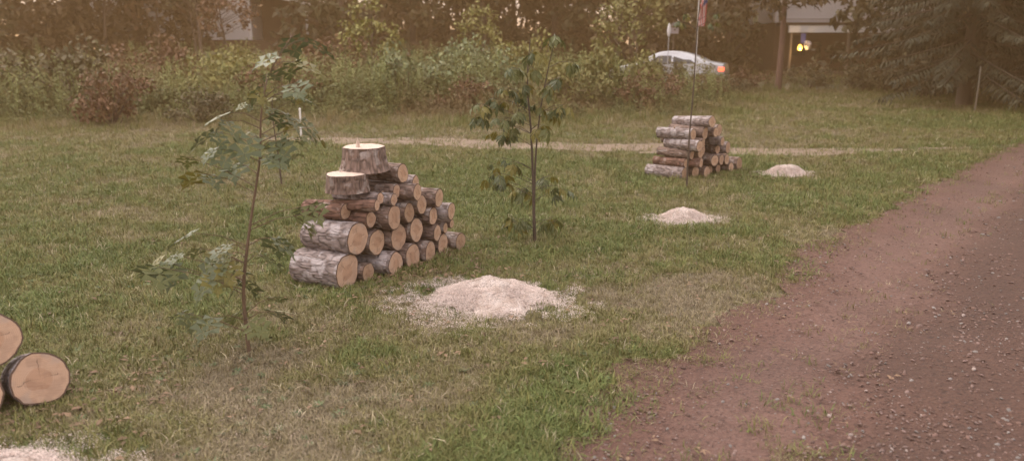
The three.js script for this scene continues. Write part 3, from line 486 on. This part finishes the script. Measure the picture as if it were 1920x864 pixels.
// ---------------------------------------------------------------- rough growth behind the lawn
{
  const gold = (seed) => { const r = rng(seed), b = new MB(), top = V(0.06 * (r() - 0.5), 1, 0.1 * (r() - 0.5)); b.limb([V(0, -0.02, 0), V(0.01, 0.5, 0), top], 0.006, 0.003, 4); for (let i = 0; i < 22; i++) { const y = 0.12 + 0.7 * r(), a = r() * 6.28; b.leaf(V(0.01, y, 0), V(Math.cos(a), 0.5 - 0.5 * r(), Math.sin(a)).normalize(), V(0, 1, 0), 0.13 + 0.06 * r(), 0.026); } for (let i = 0; i < 26; i++) { const a = r() * 6.28, k = r(), p = top.clone().add(V(Math.cos(a) * 0.1 * (1 - k), -0.24 * (1 - k) + 0.02, Math.sin(a) * 0.1 * (1 - k))); b.leaf(p, V(Math.cos(a), 0.7, Math.sin(a)).normalize(), V(0, 1, 0), 0.05, 0.022); } return b.build(); };
  const bramble = (seed) => { const r = rng(seed), b = new MB(); for (let i = 0; i < 70; i++) { const d = onSphere(r).multiplyScalar(0.25 + 0.25 * r()); d.y = Math.abs(d.y) * 1.1 + 0.05; const n = onSphere(r); n.y = Math.abs(n.y) + 0.4; const dr = onSphere(r); b.leaf(d, dr, n.normalize(), 0.09 + 0.06 * r(), 0.06); } for (let i = 0; i < 7; i++) { const a = r() * 6.28; b.limb([V(0, -0.02, 0), V(0.15 * Math.cos(a), 0.3, 0.15 * Math.sin(a)), V(0.35 * Math.cos(a), 0.5, 0.35 * Math.sin(a))], 0.005, 0.002, 4); } return b.build(); };
  const kinds = [gold(61), gold(62), tuftGeo(63, 26, 0.12, 0.75, 0.009, 0.7), bramble(64), bramble(65)], lists = kinds.map(() => []), r = rng(66);
  for (let i = 0; i < 15000; i++) {
    const x = -30 + 58 * r(), f = brushZ(x), dd = Math.pow(r(), 1.3) * 17, z = f - dd + (noise(x * 0.8, 3, 67) - 0.5) * 1.8;
    if (z < -46 || (x > 8.5 && r() < 0.55) || intoDrive(x, z) > -0.5) continue;
    const n = fbm(x * 0.35, z * 0.35, 68, 3), kind = n < 0.44 ? (r() < 0.7 ? 2 : 3 + Math.floor(r() * 2)) : n < 0.56 ? Math.floor(r() * 5) : r() < 0.7 ? Math.floor(r() * 2) : 3;
    const s = (0.35 + 0.75 * smoothstep(dd, 0, 3.2)) * (0.75 + 0.6 * r()) * (x < -6 ? 0.85 : 1) * (x > 7 ? 0.55 : 1) * (x > 3.5 && z < -21 ? 0.62 : 1), k = 0.7 + 0.6 * r(), u = r();
    let c = kind === 2 ? [0.21, 0.165, 0.07] : kind < 2 ? mix3([0.14, 0.17, 0.055], [0.22, 0.23, 0.08], u) : mix3([0.085, 0.09, 0.035], [0.14, 0.145, 0.045], u);
    if (noise(x * 0.5, z * 0.5, 69) > 0.72) c = mix3(c, [0.15, 0.085, 0.045], 0.5);
    lists[kind].push([x, H(x, z), z, r() * 6.28, (r() - 0.5) * 0.25, (r() - 0.5) * 0.25, s, s * (0.85 + 0.4 * r()), s, c[0] * k, c[1] * k, c[2] * k]);
  }
  const weeds = new THREE.Group(); weeds.name = 'weeds'; scene.add(tag(weeds, 'tangle of tall weeds and dry grass behind the lawn', 'weeds', null, 'stuff'));
  const m = mat([1, 1, 1], { roughness: 0.8 });
  kinds.forEach((g, i) => bunch('weed_stems', g, lists[i], m, weeds));
}
function cloud(seed, n, spots, leaf, flat = 0.5) { // leaves gathered in clumps round the given spots [x, y, z, radius]
  const r = rng(seed), b = new MB();
  for (let i = 0; i < n; i++) {
    const s = spots[Math.floor(r() * spots.length)], d = onSphere(r).multiplyScalar(s[3] * Math.pow(r(), 0.45)), p = V(s[0] + d.x, s[1] + d.y * 0.7, s[2] + d.z), n2 = onSphere(r); n2.y = Math.abs(n2.y) + flat;
    const dr = onSphere(r); dr.y -= 0.3; const k = 0.65 + 0.7 * r(), L = leaf * (0.7 + 0.7 * r());
    b.leaf(p, dr.normalize(), n2.normalize(), L, L * 0.62, [k, k * (0.94 + 0.12 * r()), k * (0.85 + 0.3 * r())]);
  }
  return b.build();
}
function shrubParts(seed, leaf, n) {
  const r = rng(seed), spots = [], st = new MB();
  for (let i = 0; i < 16; i++) { const a = r() * 6.28, d = 0.75 * Math.sqrt(r()), y = 0.25 + 0.75 * r() * (1 - 0.4 * d); spots.push([Math.cos(a) * d, y, Math.sin(a) * d, 0.2 + 0.16 * r()]); st.limb([V(0, -0.02, 0), V(Math.cos(a) * d * 0.4, y * 0.55, Math.sin(a) * d * 0.4), V(Math.cos(a) * d, y, Math.sin(a) * d)], 0.016, 0.004, 5); }
  return [cloud(seed + 1, n, spots, leaf), st.build()];
}
const crownMat = (c) => mat(c, { vertexColors: true, roughness: 0.75 });
const shrubs = [shrubParts(701, 0.085, 1500), shrubParts(705, 0.085, 1500), shrubParts(709, 0.07, 1700)];
const tint = { rust: crownMat([0.13, 0.07, 0.035]), olive: crownMat([0.17, 0.16, 0.05]), yellow: crownMat([0.21, 0.2, 0.06]), dull: crownMat([0.1, 0.085, 0.04]), grey: crownMat([0.17, 0.2, 0.1]) };
const woodMat = mat([0.1, 0.072, 0.055]);
function shrub(label, x, z, w, h, v, t, group) { const o = thing('shrub', label, 'shrub', [x, H(x, z), z], v * 1.7 + x, group); part('foliage', shrubs[v][0], tint[t], o); part('stems', shrubs[v][1], woodMat, o); o.scale.set(w, h, w); return o; }
shrub('dark rusty-brown bush at the edge of the lawn', -8.6, -16.6, 1.0, 1.25, 0, 'rust');
shrub('low olive bush standing against the rusty-brown bush', -7.0, -17.3, 0.8, 0.8, 1, 'dull');
const sg = 'bushes in the rough growth', sl = { olive: 'olive leafy bush among the tall weeds', yellow: 'yellow-green bush among the tall weeds', grey: 'grey-green willowy bush among the tall weeds', rust: 'reddish-brown bush among the tall weeds', dull: 'dull brown-green bush among the tall weeds' };
[[-14, -19, 1.6, 1.7, 0, 'dull'], [-11.5, -20.5, 1.8, 1.9, 1, 'dull'], [-16.5, -23, 2, 2.2, 2, 'rust'], [-8.8, -24, 1.7, 1.6, 0, 'yellow'], [-6.2, -21, 1.2, 1.3, 2, 'rust'], [-3.0, -22.5, 1.5, 1.8, 1, 'grey'], [-1.8, -24.5, 1.4, 2.0, 0, 'grey'], [-0.3, -22.5, 1.3, 1.5, 2, 'grey'], [-1.2, -20.2, 0.9, 0.95, 1, 'rust'], [1.6, -20.5, 1.2, 1.35, 0, 'olive'], [2.9, -22.5, 1.3, 1.9, 1, 'olive'], [3.6, -20.3, 1.0, 1.0, 2, 'rust'], [3.9, -24.6, 1.1, 1.2, 0, 'olive'], [0.7, -26, 1.5, 2.2, 1, 'yellow'], [4.5, -27.6, 1.0, 1.5, 1, 'olive'], [5.6, -28.2, 1.0, 1.25, 0, 'dull'], [6.7, -28.6, 1.0, 1.2, 2, 'olive'], [6.2, -25.5, 1.0, 0.75, 2, 'rust'], [7.7, -27.8, 0.9, 0.8, 0, 'dull'], [8.9, -29.4, 0.9, 1.0, 1, 'rust'], [-12.5, -27.5, 1.8, 1.9, 1, 'rust'], [-19, -27, 2.2, 2.6, 0, 'dull'], [-10.4, -30, 1.5, 1.5, 2, 'olive'], [-6.3, -29, 1.8, 2.0, 0, 'rust'], [11.8, -31, 1.2, 1.0, 2, 'dull'], [13.6, -30, 1.2, 1.1, 0, 'dull'], [15.6, -29, 1.4, 1.1, 1, 'dull']].forEach(([x, z, w, h, v, t]) => shrub(sl[t], x, z, w, h, v, t, sg + ', ' + t));

// ---------------------------------------------------------------- trees
function leafTree(seed, h, low, rad, n, leaf) { // trunk with limbs, and a crown of clumps from low up to h
  const r = rng(seed), spots = [], t = new MB(), lean = V((r() - 0.5) * 0.6, 0, (r() - 0.5) * 0.6);
  t.limb([V(0, -0.1, 0), V(lean.x * 0.2, h * 0.25, lean.z * 0.2), V(lean.x * 0.6, h * 0.55, lean.z * 0.6), V(lean.x, h * 0.95, lean.z)], h * 0.018, h * 0.003, 9);
  for (let i = 0; i < 46; i++) {
    const f = Math.pow(r(), 0.85), y = lerp(low, h, f), w = rad * Math.pow(Math.sin(Math.PI * clamp(0.22 + 0.76 * f, 0, 1)), 0.7), a = r() * 6.28, d = w * (0.45 + 0.55 * Math.sqrt(r()));
    const p = V(Math.cos(a) * d, y, Math.sin(a) * d); spots.push([p.x, p.y, p.z, rad * (0.2 + 0.16 * r())]);
    if (i % 2 === 0) t.limb([V(lean.x * y / h, Math.max(0.6, y - d * 0.6), lean.z * y / h), V(p.x * 0.5, y - d * 0.2, p.z * 0.5), p], h * 0.005, h * 0.0012, 5);
  }
  return [cloud(seed + 1, n, spots, leaf), t.build()];
}
function spruce(seed, h, low, rad) {
  const r = rng(seed), b = new MB(), t = new MB();
  t.limb([V(0, -0.1, 0), V(0.03, h * 0.5, 0), V(0, h, 0)], h * 0.017, 0.02, 10);
  for (let y = low; y < h * 0.97; y += h * 0.026) for (let k = 0, n = 7; k < n; k++) {
    const a = r() * 6.28, L = rad * Math.pow(1 - y / h, 0.75) * (0.75 + 0.4 * r()) + 0.2, o = V(Math.cos(a), 0, Math.sin(a)), s = V(-o.z, 0, o.x), at = (q) => o.clone().multiplyScalar(L * q).add(V(0, y - L * (0.16 * q + 0.22 * q * q - 0.16 * q * q * q), 0));
    t.limb([at(0), at(0.5), at(0.97)], 0.028, 0.006, 4);
    for (let q = 0.14; q < 1; q += 0.04) for (const side of [-1, 1]) { // hanging twigs off either side
      const c = 0.6 + 0.6 * r(), len = (0.25 + 0.4 * (1 - q)) * (0.6 + 0.7 * r()), d = s.clone().multiplyScalar(side * 0.75).addScaledVector(o, 0.55).add(V(0, -0.25 - 0.6 * r(), 0)).normalize(), p = at(q), e = p.clone().addScaledVector(d, len);
      b.leaf(p, d, V(0, 1, 0), len, 0.045 + 0.03 * r(), [c, c, c]);
      for (let m = 0; m < 5; m++) { const p2 = p.clone().lerp(e, 0.15 + 0.18 * m), d2 = d.clone().add(onSphere(r).multiplyScalar(0.8)).add(V(0, -0.4, 0)).normalize(), c2 = c * (0.7 + 0.5 * r()); b.leaf(p2, d2, V(0.2, 1, 0), 0.12 + 0.1 * r(), 0.035, [c2, c2, c2]); }
    }
  }
  return [b.build(), t.build()];
}
function tree(name, label, [g, trunkG], x, z, s, turn, m, group, wm = woodMat, cat = 'tree') { const o = thing(name, label, cat, [x, H(x, z), z], turn, group); part('crown', g, m, o); part('trunk', trunkG, wm, o); o.scale.setScalar(s); return o; }
const T = [leafTree(811, 11, 0.2, 3.5, 4400, 0.36), leafTree(821, 12, 0.5, 3.3, 4400, 0.36), leafTree(831, 10, 0.1, 3.7, 4400, 0.38)];
const woods = [crownMat([0.07, 0.058, 0.024]), crownMat([0.06, 0.058, 0.025]), crownMat([0.085, 0.058, 0.026])];
{
  const r = rng(840), spots = [];
  for (let i = 0; i < 15; i++) spots.push([-37 + 5.4 * i + (r() - 0.5) * 2, -50 - 3 * r()]);
  for (let i = 0; i < 15; i++) spots.push([-46 + 6.4 * i + (r() - 0.5) * 2, -58 - 3 * r()]);
  for (let i = 0; i < 12; i++) spots.push([-50 + 9 * i + (r() - 0.5) * 2, -67 - 3 * r()]);
  for (const [x, z] of [[-25, -36], [-30, -40], [-21.5, -40], [-33, -31], [-9, -42], [-5.5, -44], [-1.5, -42], [2.5, -45], [6.5, -43], [10.5, -45], [12.0, -43.5], [13.2, -52], [18.6, -36.6], [-13, -53], [-8, -52], [0, -50], [4.5, -51], [-19.6, -41.2], [16.6, -30], [20.5, -33.5], [24.5, -30], [22, -40], [27, -36], [31, -43]]) spots.push([x, z]);
  spots.forEach(([x, z], i) => tree('woodland_tree', 'leafy tree in the dim brown woodland edge', T[i % 3], x, z, 0.85 + 0.35 * r(), r() * 6.28, woods[(i * 7) % 3], 'trees of the woodland edge'));
}
const Y = [leafTree(851, 2.9, 1.35, 0.85, 700, 0.13), leafTree(861, 2.7, 0.9, 0.8, 700, 0.12)];
tree('young_tree', 'young yellow-green tree with a round crown rising out of the weeds', Y[0], -4.35, -24, 1.05, 0.4, tint.yellow);
tree('young_tree', 'yellow-green young tree among grey-green willowy bushes', Y[1], -1.1, -27, 1.1, 2, tint.yellow);
tree('young_tree', 'olive young tree in the weeds beside the parked car', Y[1], 3.4, -26, 1.15, 1, tint.olive);
tree('young_tree', 'thin olive young tree in front of the white house', Y[0], -11.5, -32, 1.3, 3, tint.rust);
tree('young_tree', 'tall dull-leaved young tree half hiding the siding of the white house', Y[0], -14.6, -37, 1.75, 1.3, tint.dull);
tree('young_tree', 'bushy young tree screening the wall of the white house', Y[1], -15.2, -38, 1.5, 5, tint.dull);
tree('young_tree', 'taller young tree screening the window of the white house', Y[1], -17.2, -38.5, 1.7, 0.5, tint.rust);
tree('young_tree', 'broad young tree standing before the far end of the white house', Y[0], -19.6, -38, 1.9, 0.5, tint.dull);
tree('young_tree', 'olive young tree behind the parked car and flagpole', Y[0], 5.6, -35, 1.7, 0.9, tint.olive);
tree('young_tree', 'brownish young tree behind the pale box on a post', Y[1], 8.2, -36, 1.6, 1.9, tint.dull);
const S = [spruce(871, 14, 1.2, 3.6), spruce(881, 12, 1.0, 3.2)], dark = [crownMat([0.05, 0.052, 0.028]), crownMat([0.06, 0.05, 0.027])];
[[13.4, -23, 0, 1], [17.2, -25.5, 1, 1.1], [16.2, -19.5, 1, 0.95], [19.5, -21, 0, 1], [21, -29, 1, 1.1], [23, -25, 0, 1.05]].forEach(([x, z, k, s], i) => tree('spruce_tree', 'dark spruce with drooping boughs beside the driveway', S[k], x, z, s, i * 1.3, dark[i % 2], 'dark spruces beside the driveway'));
{
  const b = new MB().limb([V(0, -0.1, 0), V(0.02, 2, 0), V(-0.05, 6, 0), V(0, 9, 0)], 0.13, 0.05, 10), spots = [], r = rng(891);
  for (let i = 0; i < 34; i++) spots.push([(r() - 0.62) * 4, 2.9 + 6.4 * r(), (r() - 0.5) * 3.4, 0.7]);
  tree('bare_trunk_tree', 'tree with a straight reddish bare trunk beside the house with the lit porch', [cloud(892, 2600, spots, 0.3), b.build()], 10.25, -30, 1, 0, woods[2], null, mat([0.17, 0.1, 0.08]));
}

// ---------------------------------------------------------------- houses
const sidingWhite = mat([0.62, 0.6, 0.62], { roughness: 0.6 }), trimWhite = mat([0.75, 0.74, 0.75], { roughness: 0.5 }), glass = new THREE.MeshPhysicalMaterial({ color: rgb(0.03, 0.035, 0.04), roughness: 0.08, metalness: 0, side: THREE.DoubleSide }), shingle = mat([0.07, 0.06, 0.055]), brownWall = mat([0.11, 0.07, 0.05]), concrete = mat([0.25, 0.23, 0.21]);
const lapSiding = (x0, x1, y0, y1, z, step = 0.17) => { const b = new MB(); for (let y = y0; y < y1 - 0.01; y += step) { const t = Math.min(y + step, y1); b.quad(V(x0, y, z + 0.03), V(x1, y, z + 0.03), V(x1, t, z + 0.006), V(x0, t, z + 0.006)); b.quad(V(x0, y, z), V(x1, y, z), V(x1, y, z + 0.03), V(x0, y, z + 0.03)); } return b.build(); };
{ // big trees beyond the frame whose crowns shade the far side of the drive
  [[12.9, -9.5, 0, 1.3], [17.5, -14, 2, 1.5]].forEach(([x, z, k, s], i) => tree('roadside_tree', 'tall leafy tree shading the driveway', T[k], x, z, s, i * 2, woods[i], 'tall trees shading the driveway'));
}
{ // white house on the rise; local x = 0 at its visible corner
  const x = -14.8, z = -45, y = 1.5, t = thing('white_house', 'white lap-sided house with a brown-shaded porch behind the brush', 'house', [x, y, z]);
  part('foundation', boxes([[-9, 3.4, -1.2, 0.68, -7, -0.05]]), brownWall, t);
  part('wall', boxes([[-9, 0, 0.68, 3.9, -7, -0.01]]), sidingWhite, t);
  part('siding', lapSiding(-9, -0.12, 0.68, 3.9, 0), sidingWhite, t);
  part('corner_board', boxes([[-0.12, 0.03, 0.66, 3.9, -0.1, 0.05]]), trimWhite, t);
  for (const wx of [-3.4, -6.6]) { const w = part('window', boxes([[wx - 0.5, wx + 0.5, 1.6, 2.9, -0.02, 0.035]]), glass, t); part('frame', boxes([[wx - 0.6, wx - 0.5, 1.5, 3.0, 0, 0.07], [wx + 0.5, wx + 0.6, 1.5, 3.0, 0, 0.07], [wx - 0.5, wx + 0.5, 2.9, 3.0, 0, 0.07], [wx - 0.5, wx + 0.5, 1.5, 1.6, 0, 0.07], [wx - 0.5, wx + 0.5, 2.22, 2.28, 0, 0.06]]), trimWhite, w); }
  const rs = new THREE.Shape([new THREE.Vector2(0.5, 3.9), new THREE.Vector2(-3.5, 6.4), new THREE.Vector2(-7.5, 3.9)]), rg = new THREE.ExtrudeGeometry(rs, { depth: 9.6, bevelEnabled: false }).rotateY(Math.PI / 2).rotateY(Math.PI).translate(0.3, 0, 0);
  const rf = part('roof', rg.scale(1, 1, 1), shingle, t); rf.position.set(0, 0.01, 0); rf.geometry.computeBoundingBox();
  { const bb = rf.geometry.boundingBox; rf.position.set(-4.35 - (bb.min.x + bb.max.x) / 2, 0.01, -3.5 - (bb.min.z + bb.max.z) / 2); }
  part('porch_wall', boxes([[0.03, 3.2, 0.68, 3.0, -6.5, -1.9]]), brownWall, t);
  const pr = part('porch_roof', new THREE.BoxGeometry(3.9, 0.1, 2.6), shingle, t); pr.position.set(1.6, 2.98, -0.9); pr.rotation.z = -0.2;
  const fa = part('fascia', new THREE.BoxGeometry(3.95, 0.11, 0.05), trimWhite, t); fa.position.set(1.6, 2.98, 0.43); fa.rotation.z = -0.2;
  part('porch_post', boxes([[3.2, 3.31, 0.68, 2.62, 0.25, 0.36]]), trimWhite, t);
}
{ // house with the lit porch
  const x = 14.7, z = -42, y = H(17, -43), t = thing('porch_house', 'grey-white house with a lit porch lamp behind the spruces', 'house', [x, y, z]);
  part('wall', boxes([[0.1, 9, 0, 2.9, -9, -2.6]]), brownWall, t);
  part('siding', lapSiding(0, 9, 3.1, 5.2, -2.4), sidingWhite, t);
  part('upper_wall', boxes([[0.02, 9, 2.9, 5.2, -9, -2.42]]), sidingWhite, t);
  part('fascia', boxes([[0, 9, 2.3, 2.66, -0.12, 0]]), trimWhite, t);
  part('porch_roof', boxes([[0, 9, 2.67, 2.74, -2.4, 0.03]]), shingle, t);
  for (const px of [0.15, 3.2, 6.2]) part('porch_post', boxes([[px, px + 0.1, -0.2, 2.3, -0.2, -0.1]]), mat([0.2, 0.16, 0.13]), t);
  part('porch_floor', boxes([[0, 9, -0.3, 0.25, -2.6, -0.05]]), mat([0.14, 0.1, 0.08]), t);
  const wd = part('window', boxes([[1.1, 1.9, 1.1, 2.2, -2.62, -2.57]]), glass, t); part('frame', boxes([[1.02, 1.1, 1.02, 2.28, -2.6, -2.53], [1.9, 1.98, 1.02, 2.28, -2.6, -2.53], [1.1, 1.9, 2.2, 2.28, -2.6, -2.53], [1.1, 1.9, 1.02, 1.1, -2.6, -2.53]]), woodMat, wd);
  const rf = part('roof', boxes([[-0.4, 9.4, 5.2, 5.35, -9.4, -2.0]]), shingle, t); part('gutter', boxes([[-0.4, 9.4, 5.1, 5.2, -2.08, -1.97]]), trimWhite, rf);

  const L = thing('porch_lamp', 'glowing amber lamp hanging under the porch edge', 'lamp', [15.25, y + 1.42, -41.75]);
  part('lamp_shade', new THREE.LatheGeometry([[0.02, 0.26], [0.09, 0.2], [0.12, 0.1], [0.11, 0], [0.07, -0.05]].map(([a, b]) => new THREE.Vector2(a, b)), 14), mat([0.8, 0.45, 0.1], { emissive: rgb(1, 0.5, 0.08), emissiveIntensity: 1.6 }), L);
  part('hanger', new THREE.CylinderGeometry(0.008, 0.008, 0.66, 6).translate(0, 0.58, 0), darkStem, L);
  const pl = new THREE.PointLight(new THREE.Color(1, 0.6, 0.2), 0.8); pl.position.set(15.25, y + 1.4, -41.55); pl.castShadow = true; pl.name = 'porch_lamp_light'; scene.add(pl);

  const B = thing('hanging_basket', 'white hanging basket of pale flowers under the porch edge', 'basket', [15.68, y + 1.55, -41.8]), r = rng(960), b = new MB();
  for (let i = 0; i < 160; i++) { const d = onSphere(r).multiplyScalar(0.2 * Math.pow(r(), 0.4)); b.leaf(d.add(V(0, 0.14, 0)), onSphere(r), onSphere(r), 0.08, 0.06); }
  part('flowers', b.build(), mat([0.6, 0.58, 0.68]), B);
  part('pot', new THREE.LatheGeometry([[0.0, -0.16], [0.1, -0.15], [0.16, 0.02], [0.17, 0.05]].map(([a, c]) => new THREE.Vector2(a, c)), 14), mat([0.5, 0.5, 0.55]), B);
  part('hanger', new THREE.CylinderGeometry(0.006, 0.006, 0.5, 5).translate(0, 0.52, 0), darkStem, B);
  const F = thing('blue_banner', 'small blue banner hanging below the white porch edge', 'banner', [15.42, y + 1.75, -41.85]); part('cloth', new THREE.BoxGeometry(0.26, 0.5, 0.02).translate(0, 0.25, 0), mat([0.05, 0.07, 0.3]), F); part('rod', new THREE.CylinderGeometry(0.012, 0.012, 0.32, 6).rotateZ(Math.PI / 2).translate(0, 0.51, 0), darkStem, F);
}

// ---------------------------------------------------------------- car, flag and small things far back
{
  const x = 6.35, z = -31.8, t = thing('parked_car', 'silver sedan with a red tail light parked behind the weeds', 'car', [x, H(x, z), z], -0.36);
  const paint = new THREE.MeshPhysicalMaterial({ color: rgb(0.5, 0.51, 0.55), metalness: 0.35, roughness: 0.35, clearcoat: 0.8, clearcoatRoughness: 0.1, side: THREE.DoubleSide }), tyre = mat([0.02, 0.02, 0.02]), rimM = mat([0.45, 0.45, 0.47], { metalness: 0.6, roughness: 0.35 });
  const sil = new THREE.Shape(); // side outline, nose at -x
  sil.moveTo(-2.2, 0.32); sil.lineTo(-1.75, 0.3); sil.absarc(-1.35, 0.32, 0.36, Math.PI, 0, true); sil.lineTo(1.0, 0.3); sil.absarc(1.37, 0.32, 0.36, Math.PI, 0, true); sil.lineTo(2.2, 0.36);
  sil.bezierCurveTo(2.28, 0.6, 2.26, 0.8, 2.2, 0.98); sil.bezierCurveTo(1.95, 1.03, 1.75, 1.05, 1.6, 1.07); sil.bezierCurveTo(1.2, 1.28, 0.8, 1.43, 0.3, 1.46); sil.bezierCurveTo(-0.25, 1.48, -0.55, 1.38, -0.95, 1.02); sil.bezierCurveTo(-1.5, 0.94, -2.0, 0.86, -2.22, 0.68); sil.bezierCurveTo(-2.28, 0.55, -2.26, 0.4, -2.2, 0.32);
  const bg = new THREE.ExtrudeGeometry(sil, { depth: 1.5, bevelEnabled: true, bevelSize: 0.07, bevelThickness: 0.12, bevelSegments: 4, curveSegments: 10 }).translate(0, 0, -0.75);
  { const p = bg.attributes.position; for (let i = 0; i < p.count; i++) { const y = p.getY(i); if (y > 0.9) p.setZ(i, p.getZ(i) * (1 - 0.32 * smoothstep(y, 0.9, 1.5))); } bg.computeVertexNormals(); }
  part('body', bg, paint, t);
  const wz = (y) => 0.87 * (1 - 0.32 * smoothstep(y, 0.9, 1.5)) + 0.006, pane = (pts, s) => { const b = new MB(), q = pts.map(([a, c]) => V(a, c, s * wz(c))); b.quad(...q); return b.build(); };
  for (const s of [1, -1]) {
    part('window', pane([[-0.72, 1.02], [0.22, 1.02], [0.22, 1.36], [-0.32, 1.34]], s), glass, t); part('window', pane([[0.29, 1.02], [1.2, 1.05], [0.82, 1.28], [0.29, 1.36]], s), glass, t);
    for (const a of [-1.35, 1.37]) { const w = part('wheel', new THREE.TorusGeometry(0.24, 0.09, 10, 24).translate(a, 0.32, s * 0.76), tyre, t); part('rim', new THREE.CylinderGeometry(0.19, 0.19, 0.1, 18).rotateX(Math.PI / 2).translate(a, 0.32, s * 0.79), rimM, w); }
    part('tail_light', new THREE.BoxGeometry(0.22, 0.15, 0.3).translate(2.17, 0.84, s * 0.735), mat([0.5, 0.03, 0.02], { emissive: rgb(1, 0.12, 0.05), emissiveIntensity: 1.1, roughness: 0.3 }), t);
    part('headlight', new THREE.BoxGeometry(0.12, 0.12, 0.3).translate(-2.22, 0.66, s * 0.6), mat([0.6, 0.6, 0.6], { roughness: 0.2 }), t);
    part('door_handle', new THREE.BoxGeometry(0.16, 0.03, 0.04).translate(0.05, 0.9, s * 0.885), paint, t);
  }
  const rw = new MB(); rw.quad(V(1.55, 1.12, 0.6), V(1.55, 1.12, -0.6), V(0.85, 1.43, -0.5), V(0.85, 1.43, 0.5)); part('rear_window', rw.build(), glass, t);
  const fw = new MB(); fw.quad(V(-0.98, 1.06, 0.62), V(-0.98, 1.06, -0.62), V(-0.42, 1.42, -0.5), V(-0.42, 1.42, 0.5)); part('windscreen', fw.build(), glass, t);
  part('bumper', new THREE.BoxGeometry(0.12, 0.2, 1.6).translate(2.3, 0.5, 0), paint, t);
}
{
  const x = 6.32, z = -27, t = thing('flagpole', 'thin pale flagpole standing in the weeds by the car', 'flagpole', [x, H(x, z), z]);
  part('pole', new MB().limb([V(0, -0.1, 0), V(0, 2, 0), V(0, 3.75, 0)], 0.024, 0.018, 8).build(), mat([0.6, 0.58, 0.57]), t); part('finial', new THREE.SphereGeometry(0.045, 12, 8).translate(0, 3.78, 0), mat([0.5, 0.4, 0.15], { metalness: 0.7, roughness: 0.4 }), t);
  // flag hanging limp in folds: stripes run down the cloth
  const fm = tex(256, 128, (u, v) => (u < 0.4 && v > 0.46 ? (noise(u * 60, v * 40, 970) > 0.78 ? [0.6, 0.6, 0.62] : [0.03, 0.05, 0.2]) : Math.floor((1 - v) * 13) % 2 === 0 ? [0.42, 0.05, 0.06] : [0.62, 0.56, 0.55]));
  const b = new MB(), NX = 40, NY = 20;
  for (let j = 0; j <= NY; j++) for (let i = 0; i <= NX; i++) { const u = i / NX, v = j / NY, drop = u * 1.05, ww = 0.04 + 0.3 * (1 - v) * 0 + 0.34 * v * (1 - 0.35 * u); b.v(V(0.03 + ww * 0.9 * (1 - u * 0.25) * (0.25 + 0.75 * v) + 0.03 * Math.sin(u * 5 + v * 4), 3.66 - drop * 1.2 - (1 - v) * 0.0 - 0.55 * (1 - v) * (1 - u), 0.05 * Math.sin(v * 17 + u * 3) + 0.03 * Math.sin(u * 7)), null, [u, v]); }
  for (let j = 0; j < NY; j++) for (let i = 0; i < NX; i++) { const k = j * (NX + 1) + i; b.i.push(k, k + 1, k + NX + 1, k + 1, k + NX + 2, k + NX + 1); }
  const f = shade(new THREE.Mesh(b.build(), mat([1, 1, 1], { map: fm, roughness: 0.8 }))); f.name = 'flag'; f.position.set(x, H(x, z), z); scene.add(tag(f, 'limp red and white striped flag hanging from the pale pole', 'flag'));
}
{
  let x = 5.95, z = -30, t = thing('garden_lantern', 'slim white garden ornament on a thin post behind the car', 'ornament', [x, H(x, z), z]);
  part('post', new THREE.CylinderGeometry(0.014, 0.014, 2.2, 6).translate(0, 1.1, 0), mat([0.5, 0.5, 0.52]), t); part('ornament', new THREE.LatheGeometry([[0, 2.6], [0.05, 2.5], [0.08, 2.3], [0.05, 2.12], [0, 2.08]].map(([a, b]) => new THREE.Vector2(a, b)), 10), mat([0.7, 0.68, 0.7]), t);
  x = 6.85; z = -33.5; t = thing('post_box', 'pale boxy birdhouse on a post behind the flagpole', 'birdhouse', [x, H(x, z), z]);
  part('post', new THREE.CylinderGeometry(0.04, 0.04, 2.2, 8).translate(0, 1.1, 0), woodMat, t); part('box', boxes([[-0.17, 0.17, 2.2, 2.46, -0.15, 0.15]]), mat([0.36, 0.31, 0.32]), t); part('roof', new THREE.ConeGeometry(0.34, 0.18, 4, 1).rotateY(Math.PI / 4).translate(0, 2.6, 0), shingle, t); part('hole', new THREE.CylinderGeometry(0.035, 0.035, 0.01, 12).rotateX(Math.PI / 2).translate(0, 2.36, 0.152), darkStem, t);
  x = 12.5; z = -20.9; t = thing('fence_post', 'thin pale post standing in the shade of the spruces', 'post', [x, H(x, z), z]); part('shaft', new MB().limb([V(0, -0.1, 0), V(0.01, 0.6, 0), V(0, 1.15, 0)], 0.022, 0.02, 7).build(), mat([0.24, 0.21, 0.17]), t); part('cap', new THREE.ConeGeometry(0.024, 0.04, 7).translate(0, 1.17, 0), mat([0.24, 0.21, 0.17]), t);
}

renderer.render(scene, camera);
